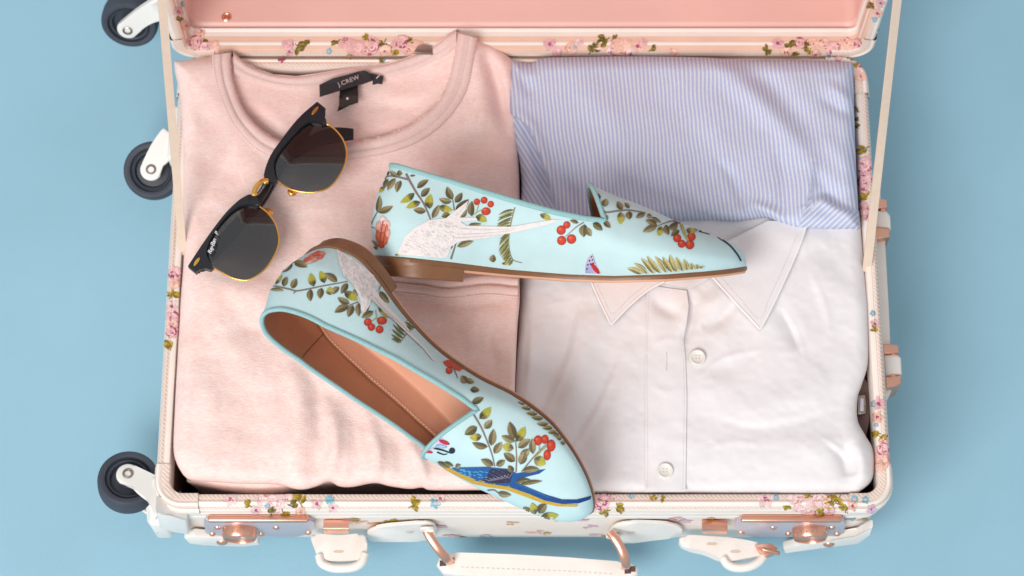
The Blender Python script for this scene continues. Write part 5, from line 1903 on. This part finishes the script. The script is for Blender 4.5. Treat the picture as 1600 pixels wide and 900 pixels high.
# shoe on its side, toe half
m = mapper(840, 260, 4.569); s = 4.569
branches(fo, m, s, [(8, [(330, 400), (280, 430), (200, 500)]), (12, [(455, 300), (485, 330), (560, 322), (640, 315), (720, 325), (770, 335)]), (9, [(1020, 408), (960, 392), (900, 410), (850, 430)])])
branches(fo, m, s, [(22, [(1025, 415), (1042, 470), (1075, 535)])], OLS)
leaves(fo, m, s, [(20, 340, 95, 380, 38, 1), (290, 405, 230, 385, 26), (335, 415, 330, 505, 62), (345, 440, 385, 498, 44), (395, 405, 462, 458, 48), (470, 390, 520, 440, 38), (480, 350, 500, 385, 32), (430, 245, 428, 195, 34),
                  (478, 290, 490, 235, 50), (605, 310, 568, 252, 44), (655, 300, 620, 262, 28), (590, 330, 590, 415, 54, 1), (650, 325, 655, 382, 50), (765, 345, 700, 370, 38), (780, 345, 815, 365, 30), (815, 365, 880, 405, 24),
                  (850, 425, 770, 385, 40), (850, 432, 750, 470, 48), (880, 432, 865, 500, 46, 1), (912, 420, 935, 492, 42), (1000, 412, 930, 445, 50), (1010, 460, 950, 500, 40), (1060, 455, 1130, 465, 44, 1)])
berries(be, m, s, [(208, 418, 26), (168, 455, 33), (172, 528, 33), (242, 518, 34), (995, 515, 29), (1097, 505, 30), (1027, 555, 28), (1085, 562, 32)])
tips = [(640, 725), (690, 690), (738, 655), (780, 640), (835, 640), (890, 645), (940, 632), (985, 648), (1040, 662), (1090, 690), (1130, 700), (1170, 710)]
bas = [(738, 766), (780, 764), (826, 762), (872, 759), (915, 756), (956, 752), (992, 750), (1032, 745), (1064, 740), (1098, 735), (1138, 730), (1170, 726)]
for (tx, ty), (bx, by) in zip(tips, bas):
    fe.leaf(*m(bx, by), *m(tx, ty), 38 / s, (0.46, 0.37, 0.15))
    fe.stroke([m(bx + 12, by), m((bx + tx) / 2 + 14, (by + ty) / 2 - 8), m(tx + 4, ty)], 7 / s, (0.62, 0.56, 0.30))
bt = Print(bvA)
bt.poly([m(*p) for p in [(340, 760), (345, 690), (365, 645), (392, 620), (405, 660), (418, 700), (455, 765)]], (0.30, 0.32, 0.62), c2=(0.66, 0.55, 0.68), maxlen=2.5)
bt.disc(*m(412, 728), 48 / s, (0.52, 0.02, 0.03), ry=16 / s, ang=0.9)
for x, y in [(385, 645), (372, 672), (392, 665), (360, 700), (378, 695), (352, 730), (398, 690)]:
    bt.disc(*m(x, y), 6 / s, (0.03, 0.02, 0.05), edge=1)
tl_ = Print(bvA)
tl_.stroke([m(*p) for p in [(1050, 412), (1100, 432), (1140, 458)]], 20 / s, (0.02, 0.025, 0.05))
tl_.stroke([m(*p) for p in [(1150, 462), (1230, 484), (1290, 508), (1372, 566), (1428, 634), (1450, 676)]], 11 / s, (0.015, 0.03, 0.07), n=20, taper=1)
fo.build('printed_foliage', M['print'], shA); be.build('printed_berries', M['print'], shA); fe.build('printed_ferns', M['print'], shA)
fl.build('printed_flower', M['print'], shA); bi.build('embroidered_white_bird', M['bird'], shA); bt.build('printed_butterfly', M['print'], shA); tl_.build('printed_tail', M['print'], shA)



def feathers(bvh, m, s, body, tails, parent, ang):
    """fine embroidered feather strokes over the white bird"""
    fp = Print(bvh, off=0.00085, lay=1.5e-6)
    xs_ = [p[0] for p in body]; ys_ = [p[1] for p in body]
    k = 0
    while k < 150:
        x = random.uniform(min(xs_), max(xs_)); y = random.uniform(min(ys_), max(ys_))
        if not inside(np.array([x]), np.array([y]), body)[0]:
            continue
        k += 1
        a = ang + random.uniform(-.35, .35); L = random.uniform(14, 24)
        c = random.choice([(0.70, 0.62, 0.60), (0.74, 0.66, 0.64), (0.86, 0.81, 0.79), (0.84, 0.78, 0.76)])
        fp.stroke([m(x, y), m(x + L * .5 * math.cos(a) - 3, y + L * .5 * math.sin(a) + 3), m(x + L * math.cos(a), y + L * math.sin(a))], 4.2 / s, c, n=4)
    for t in tails:
        fp.stroke([m(*q) for q in t], 3.5 / s, (0.72, 0.63, 0.61), n=14)
    fp.build('embroidered_feathers', M['print'], parent, gap=0.02)


feathers(bvA, m_heelA, 4.09, [(275, 655), (310, 575), (380, 518), (460, 475), (590, 470), (640, 480), (590, 620), (560, 690), (280, 680)],
         [[(640, 520), (800, 525), (1000, 520)], [(630, 555), (800, 550), (980, 530)], [(620, 580), (780, 568), (900, 555)], [(620, 440), (660, 400), (690, 360)]], shA, 0.5)
# left shoe, heel half
m = mapper(380, 360, 4.09); s = 4.09
fo = Print(bvB); be = Print(bvB, off=0.00036); fe = Print(bvB)
branches(fo, m, s, [(10, [(310, 185), (318, 205)]), (11, [(180, 350), (240, 365), (300, 378), (340, 388), (420, 375), (500, 358), (600, 340), (665, 328)]), (9, [(340, 388), (320, 405)]), (9, [(735, 458), (675, 480), (640, 490)]), (8, [(880, 345), (865, 385)])])
branches(fo, m, s, [(6, [(845, 510), (852, 560), (870, 620)]), (6, [(850, 560), (810, 590)])], OLS)
leaves(fo, m, s, [(318, 205, 250, 270, 32), (322, 205, 410, 235, 46), (190, 350, 140, 340, 28), (185, 365, 130, 392, 28), (205, 345, 250, 285, 38, 1), (258, 360, 280, 298, 38), (312, 372, 340, 310, 44), (175, 380, 260, 388, 24),
                  (450, 360, 430, 275, 48, 1), (520, 338, 490, 262, 46, 1), (600, 330, 520, 275, 46), (430, 378, 430, 455, 42), (500, 370, 490, 438, 44), (555, 415, 552, 362, 50, 1), (610, 362, 570, 410, 38), (665, 340, 625, 405, 42),
                  (645, 395, 730, 448, 52, 1), (705, 380, 730, 420, 38), (678, 470, 602, 430, 40), (672, 485, 582, 525, 48), (700, 480, 670, 555, 46), (735, 465, 738, 552, 38), (830, 520, 755, 560, 42), (800, 470, 790, 520, 22),
                  (865, 475, 925, 560, 46, 1), (870, 390, 930, 465, 38)])
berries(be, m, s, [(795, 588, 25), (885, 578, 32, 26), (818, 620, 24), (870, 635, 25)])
fe.stroke([m(*p) for p in [(1120, 615), (1060, 645), (1000, 720)]], 8 / s, (0.30, 0.26, 0.10))
fern(fe, m, s, [(1112, 620, 1040, 572), (1095, 626, 1030, 585), (1078, 632, 1020, 600), (1050, 655, 975, 588), (1035, 675, 955, 600), (1022, 692, 948, 632), (1010, 708, 945, 665), (1000, 720, 945, 692)], 18, (0.22, 0.22, 0.08))
fl = Print(bvB)
for x, y, rx, ry, an, c in [(410, 188, 26, 16, -.5, (0.62, 0.13, 0.08)), (440, 165, 30, 15, -.5, (0.66, 0.18, 0.11)), (470, 150, 30, 14, -.3, (0.60, 0.11, 0.06)), (505, 148, 20, 14, .1, (0.68, 0.24, 0.17)), (455, 188, 34, 15, -.3, (0.70, 0.30, 0.22)), (492, 172, 26, 13, -.3, (0.64, 0.16, 0.09)), (425, 205, 24, 10, -.3, (0.76, 0.45, 0.38))]:
    fl.disc(*m(x, y), rx / s, c, ry=ry / s, ang=an, edge=0.7, wob=0.10)
bi = Print(bvB, off=0.0007)
birdB = [(598, 125), (640, 150), (700, 185), (770, 240), (830, 290), (855, 340), (845, 390), (870, 430), (950, 520), (1030, 600), (1060, 650), (1140, 740), (1220, 830), (1212, 838), (1150, 762), (1050, 668), (960, 580), (900, 530), (840, 470), (812, 445), (800, 490), (770, 530), (750, 520), (745, 440), (720, 390), (690, 340), (640, 290), (615, 220)]
bi.poly([m(*p) for p in birdB], (0.8, 0.7, 0.68), maxlen=3.0)
feathers(bvB, m, 4.09, [(605, 140), (700, 192), (770, 248), (828, 298), (845, 345), (835, 390), (800, 430), (755, 425), (700, 340), (645, 285), (620, 215)],
         [[(830, 430), (900, 510), (1000, 600), (1060, 660)], [(800, 430), (785, 480), (770, 520)], [(815, 440), (880, 505), (960, 575)]], shB, 1.1)
# left shoe, toe half
m = mapper(620, 540, 3.103); s = 3.103
fl.poly([m(*p) for p in [(222, 80), (245, 70), (265, 75), (320, 115), (300, 126), (268, 108), (238, 102)]], RED, maxlen=3)
berries(be, m, s, [(253, 122, 17), (684, 460, 21, 24), (717, 455, 18, 22), (747, 485, 21, 29), (728, 530, 18, 26)])
branches(fo, m, s, [(6, [(268, 95), (295, 160)]), (9, [(340, 285), (375, 340), (410, 400), (440, 470), (462, 530), (475, 585)]), (7, [(350, 310), (300, 300)]), (7, [(578, 612), (580, 540), (575, 455)]), (7, [(605, 610), (650, 555), (700, 500), (725, 480)]),
                    (7, [(440, 700), (470, 698), (490, 710)]), (6, [(620, 825), (660, 824), (690, 822)])])
branches(fo, m, s, [(9, [(665, 545), (700, 510), (725, 490)]), (6, [(690, 515), (690, 480)])], OLS)
leaves(fo, m, s, [(340, 182, 312, 148, 36), (335, 165, 375, 180, 26), (355, 215, 400, 218, 30), (362, 280, 420, 255, 32), (400, 355, 455, 300, 42, 1), (280, 318, 240, 370, 38), (325, 318, 295, 380, 38), (235, 335, 200, 365, 26), (425, 402, 460, 362, 36),
                  (388, 395, 328, 430, 42), (410, 440, 352, 445, 36, 1), (440, 490, 365, 470, 32), (458, 485, 468, 405, 38), (472, 522, 508, 468, 38), (468, 580, 408, 550, 34), (482, 580, 525, 555, 32), (572, 450, 545, 370, 42), (580, 465, 620, 395, 42, 1),
                  (572, 465, 507, 438, 34), (588, 495, 645, 455, 38), (565, 500, 510, 485, 40, 1), (600, 540, 640, 500, 38), (572, 560, 518, 520, 38), (598, 575, 620, 510, 42), (565, 610, 540, 580, 28), (660, 525, 655, 450, 32), (665, 550, 720, 575, 50, 1),
                  (610, 605, 690, 598, 32), (490, 710, 555, 722, 30), (445, 730, 490, 745, 20), (645, 820, 615, 780, 36), (672, 815, 655, 760, 38, 1), (690, 810, 725, 765, 44), (700, 825, 785, 820, 42, 1), (695, 830, 750, 845, 28), (690, 840, 725, 858, 26),
                  (750, 868, 795, 868, 14), (200, 560, 255, 590, 22), (230, 562, 275, 582, 22), (285, 588, 310, 575, 24), (575, 660, 650, 650, 24), (600, 668, 705, 655, 22)])
fern(fe, m, s, [(a - 26, b + 6, c - 22, d + 6) for a, b, c, d in [(640, 228, 572, 195), (655, 245, 590, 235), (675, 270, 608, 268), (695, 295, 625, 295), (715, 322, 648, 322), (735, 348, 674, 342), (760, 374, 700, 372), (780, 395, 728, 396), (800, 416, 754, 416), (812, 430, 780, 430), (825, 446, 796, 442), (840, 472, 815, 460)]], 21, (0.33, 0.255, 0.09))
bb = Print(bvB, off=0.0004)
bb.poly([m(*p) for p in [(190, 560), (250, 588), (310, 618), (380, 645), (450, 662), (540, 676), (640, 710), (720, 747), (800, 766), (880, 770), (872, 780), (780, 778), (700, 760), (620, 730), (530, 697), (440, 684), (370, 668), (300, 634), (240, 602)]], (0.62, 0.38, 0.04), maxlen=3.0)
bb.poly([m(*p) for p in [(265, 590), (350, 588), (440, 586), (470, 590), (545, 597), (580, 618), (640, 608), (722, 598), (690, 620), (600, 642), (578, 660), (640, 687), (720, 720), (800, 744), (870, 745), (942, 728), (936, 745), (880, 764), (800, 766), (720, 750), (640, 716), (540, 682), (450, 668), (380, 652), (300, 615)]],
        (0.025, 0.13, 0.36), c2=(0.012, 0.05, 0.22), maxlen=3.0)
bb.poly([m(*p) for p in [(452, 594), (540, 600), (562, 625), (550, 662), (470, 668), (412, 652), (440, 628)]], (0.045, 0.03, 0.055), maxlen=3.0)
for i in range(30):
    u, v_ = random.random(), random.random()
    bb.stroke([m(300 + 130 * u, 595 + 12 * u + 32 * v_), m(312 + 130 * u, 597 + 12 * u + 32 * v_)], 5 / s, (0.10, 0.38, 0.62), n=4)
for i in range(6):
    bb.stroke([m(430 + 18 * i, 645 - 4 * i), m(455 + 18 * i, 652 - 3 * i), m(480 + 16 * i, 640 - 5 * i)], 4 / s, (0.25, 0.22, 0.30), n=8)
for i in range(5):
    bb.stroke([m(590 + 24 * i, 668 + 11 * i), m(640 + 26 * i, 690 + 11 * i)], 5 / s, (0.03, 0.16, 0.45), n=6)
bt = Print(bvB)
bt.poly([m(*p) for p in [(182, 425), (210, 440), (235, 460), (258, 480), (225, 478), (190, 470)]], (0.66, 0.50, 0.68), maxlen=2.5)
bt.disc(*m(230, 467), 28 / s, (0.55, 0.02, 0.04), ry=10 / s, ang=0.4)
bt.disc(*m(216, 487), 28 / s, (0.35, 0.45, 0.68), ry=9 / s, ang=0.15)
bt.stroke([m(178, 495), m(220, 505), m(262, 520)], 10 / s, (0.02, 0.02, 0.03)); bt.stroke([m(195, 515), m(225, 526), m(245, 524)], 8 / s, (0.02, 0.02, 0.03))
bt.disc(*m(268, 508), 15 / s, (0.02, 0.025, 0.04), edge=1); bt.disc(*m(148, 511), 28 / s, (0.60, 0.04, 0.06), ry=8 / s, ang=0.25)
bt.stroke([m(140, 508), m(165, 500), m(190, 490)], 7 / s, (0.62, 0.48, 0.66)); bt.stroke([m(98, 492), m(120, 500), m(145, 506)], 12 / s, (0.62, 0.48, 0.66))
for x, y in [(195, 440), (208, 448), (196, 455), (222, 458)]:
    bt.disc(*m(x, y), 4 / s, (0.12, 0.04, 0.14), edge=1)
[o_.__setitem__('kind', 'stuff') for o_ in bt.build('printed_butterfly', M['print'], shB, gap=0.004)]
bt = Print(bvB)
bt.poly([m(*p) for p in [(400, 108), (430, 108), (478, 128), (450, 142), (420, 135)]], (0.30, 0.12, 0.28), maxlen=2.5)
bt.disc(*m(448, 126), 20 / s, (0.50, 0.03, 0.04), ry=7 / s, ang=0.4)
fo.build('printed_foliage', M['print'], shB); be.build('printed_berries', M['print'], shB); fe.build('printed_ferns', M['print'], shB)
fl.build('printed_flower', M['print'], shB); bi.build('embroidered_white_bird', M['bird'], shB); bb.build('embroidered_blue_bird', M['print'], shB); bt.build('printed_butterfly', M['print'], shB, gap=0.001)

# ================================================================== SUNGLASSES
sg = thing('sunglasses', 'black browline sunglasses with gold rims and dark lenses lying on the pink t-shirt', 'sunglasses', P(420, 300, 0.127))
ZG = 0.152
zg = lambda x, y: ZG + 0.00004 * (y - 300) * 0 + 0.000012 * ((x - 420) * 0.75 - (y - 290) * 0.66)
GA = lambda pts: [(400 + a / 5.294, 145 + b / 5.294) for a, b in pts]
GB = lambda pts: [(285 + a / 5.294, 275 + b / 5.294) for a, b in pts]
lensR = GA([(440, 230), (380, 266), (300, 348), (220, 438), (165, 520), (140, 590), (150, 660), (180, 730), (240, 775), (310, 805), (400, 822), (480, 822), (560, 805), (620, 770), (680, 700), (730, 610), (748, 530), (745, 460), (715, 380), (660, 310), (600, 265), (540, 240), (490, 230)])
browR = GA([(508, 70), (575, 122), (556, 150), (560, 185), (578, 215), (582, 255), (566, 262), (540, 246), (490, 236), (442, 236), (386, 270), (306, 352), (226, 442), (168, 524), (146, 590), (154, 660), (176, 726), (155, 745), (120, 738), (72, 705), (65, 680), (85, 600), (130, 500), (200, 400), (290, 280), (380, 180)])
rimR = GA([(566, 258), (600, 265), (660, 310), (715, 380), (745, 460), (748, 530), (730, 610), (680, 700), (620, 770), (560, 805), (480, 822), (400, 822), (310, 805), (240, 775), (172, 726)])
lensL = GB([(520, 230), (450, 255), (380, 310), (300, 400), (235, 500), (200, 580), (190, 640), (210, 700), (260, 755), (330, 800), (420, 845), (500, 862), (560, 855), (640, 810), (710, 740), (770, 640), (798, 550), (790, 460), (760, 380), (710, 310), (650, 260), (600, 235), (560, 226)])
browL = GB([(45, 745), (110, 800), (135, 772), (170, 760), (235, 775), (256, 756), (222, 702), (198, 640), (206, 582), (240, 504), (306, 402), (386, 310), (458, 256), (520, 236), (570, 234), (616, 246), (642, 236), (628, 190), (584, 155), (555, 150), (480, 190), (400, 260), (320, 350), (230, 470), (140, 600)])
rimL = GB([(252, 756), (330, 800), (420, 845), (500, 862), (560, 855), (640, 810), (710, 740), (770, 640), (798, 550), (790, 460), (760, 380), (710, 310), (650, 260), (616, 240)])
for brow, lens, rim, rv, ang in ((browR, lensR, rimR, GA([(488, 146)])[0], -0.9), (browL, lensL, rimL, GB([(118, 708)])[0], -0.95)):
    b_ = px_solid('brow_bar', catsharp(brow), zg, 0.0055, M['acetate'], sg, bevel=0.0013, seg=3)
    # curved lens
    v, f = poly2d(catmull(lens, 60, closed=True), 12)
    v = np.array(v)
    c = v.mean(0)
    r2 = ((v - c) ** 2).sum(1) / 60 ** 2
    o = mk('lens', PN(v[:, 0], v[:, 1], np.array([zg(a, b) for a, b in v]) - 0.0016 - 0.0017 * r2), f, M['lens'], sg)
    bm = bmesh.new(); bm.from_mesh(o.data); bmesh.ops.recalc_face_normals(bm, faces=bm.faces); bm.to_mesh(o.data); bm.free()
    rp = catmull(rim, 80)
    rr2 = ((rp - c) ** 2).sum(1) / 60 ** 2
    tube('rim', PN(rp[:, 0], rp[:, 1], np.array([zg(a, b) for a, b in rp]) - 0.0014 - 0.0017 * rr2), 0.0006, M['gold'], sg, n=8)
    pts = [(rv[0] + 8.2 * math.cos(t) * math.cos(ang) - 2.5 * math.sin(t) * math.sin(ang), rv[1] + 8.2 * math.cos(t) * math.sin(ang) + 2.5 * math.sin(t) * math.cos(ang)) for t in np.linspace(0, 2 * math.pi, 18, endpoint=False)]
    px_solid('rivet', pts, lambda x, y: zg(x, y) + 0.0006, 0.0012, M['gold'], b_, bevel=0.0004)
# bridge
bp_ = catmull(GB([(592, 165), (600, 110), (628, 66), (668, 38), (712, 40)]), 24)
V = []; F = []
for i, (x, y) in enumerate(bp_):
    a = bp_[max(0, i - 1)]; b = bp_[min(len(bp_) - 1, i + 1)]
    t = (b - a) / np.linalg.norm(b - a)
    for sgn, dz in ((-1, -0.0022), (-0.7, 0.0), (0, 0.0008), (0.7, 0.0), (1, -0.0022)):
        V.append(P(x - t[1] * 4.2 * sgn, y + t[0] * 4.2 * sgn, zg(x, y) + 0.0010 * math.sin(math.pi * i / 23) + dz))
mk('bridge', V, grid_faces(5, len(bp_)), M['gold'], sg)
for x in (3, 20):
    i = x
    px_solid('bridge_collar', [(bp_[i][0] - 4.5, bp_[i][1] - 4), (bp_[i][0] + 4.5, bp_[i][1] - 4), (bp_[i][0] + 4.5, bp_[i][1] + 4), (bp_[i][0] - 4.5, bp_[i][1] + 4)], ZG + 0.0006, 0.003, M['gold'], sg, bevel=0.0006)
# nose pads behind the rims
for x, y in (GA([(300, 822)])[0], GB([(712, 300)])[0]):
    v, f = lathe([(0.0001, 0.0016), (0.0022, 0.0013), (0.0034, 0.0002), (0.0030, -0.0010), (0.0001, -0.0014)], P(x, y, ZG - 0.009), (0.3, 0.3, 1), 20)
    mk('nose_pad', v, f, M['gold'], sg)
    w = [P(x, y, ZG - 0.0085), P(x - 2, y - 4, ZG - 0.006), P(x - 1, y - 7, ZG - 0.0030)]
    tube('pad_arm', w, 0.0005, M['gold'], sg, n=6)


# folded temples underneath
def temple(pts, zs, w):
    c = catmull([(a, b, z) for (a, b), z in zip(pts, zs)], 40)
    ws = np.interp(np.linspace(0, 1, 40), np.linspace(0, 1, len(w)), w)
    V = []
    for i in range(40):
        a = c[max(0, i - 1), :2]; b = c[min(39, i + 1), :2]
        t = (b - a) / (np.linalg.norm(b - a) + 1e-9)
        hw = ws[i] / 2
        for sgn, dz in ((-1, -0.0012), (-0.86, 0.0008), (0, 0.0013), (0.86, 0.0008), (1, -0.0012), (0.86, -0.0028), (-0.86, -0.0028)):
            p = P(c[i, 0] - t[1] * hw * sgn, c[i, 1] + t[0] * hw * sgn, c[i, 2])
            V.append(p + Vector((0, 0, dz)))
    F = grid_faces(7, 40, wrap_u=True) + [tuple(range(7))[::-1], tuple(39 * 7 + k for k in range(7))]
    return mk('temple', V, F, M['acetate'], sg, angle=50)


t1 = temple(GB([(120, 770), (230, 660), (430, 420), (600, 230), (680, 110)]) + GA([(160, 640), (330, 490), (520, 380), (660, 345), (770, 338), (806, 338)]), [ZG - .006, ZG - .009] + [ZG - .012] * 3 + [ZG - .013, ZG - .015, ZG - .017, ZG - .0185, ZG - .019, ZG - .019],
            [12, 17, 20, 19, 17, 16, 15, 14, 14, 15, 20, 24, 24, 17])
t2 = temple(GA([(550, 130), (440, 260), (370, 380), (220, 560)]) + GB([(660, 180), (500, 360), (350, 540), (210, 690)]), [ZG - .006, ZG - .012, ZG - .018] + [ZG - .0205] * 5, [12, 16, 18, 17, 16, 18, 20, 14])
# lettering
a = P(*GB([(236, 648)])[0], ZG - 0.0005); b = P(*GB([(283, 520)])[0], ZG - 0.0005)
ex = (b - a).normalized(); ey = Vector((0, 0, 1)).cross(ex).normalized()
text_mesh('lens_lettering', 'Ray-Ban', a, ex, ey, 0.0041, M['whiteink'], sg, shear=0.35, ext=0.0001, spacing=0.84)
text_mesh('lens_lettering', 'P', a + ex * 0.0146, ex, ey, 0.0041, M['whiteink'], sg, shear=0.35, ext=0.0001)
a = P(*GB([(352, 498)])[0], ZG - 0.0103); b = P(*GB([(392, 440)])[0], ZG - 0.0103)
ex = (b - a).normalized(); ey = Vector((0, 0, 1)).cross(ex).normalized()
text_mesh('temple_lettering', 'CE', a, ex, ey, 0.0075, M['acetateink'], t1, ext=0.0001)
a = P(*GB([(632, 160)])[0], ZG - 0.0105); b = P(*GB([(690, 75)])[0], ZG - 0.0105)
ex = (b - a).normalized(); ey = Vector((0, 0, 1)).cross(ex).normalized()
text_mesh('temple_lettering', 'MADE IN ITALY', a, ex, ey, 0.0019, M['whiteink'], t1, ext=0.0001)
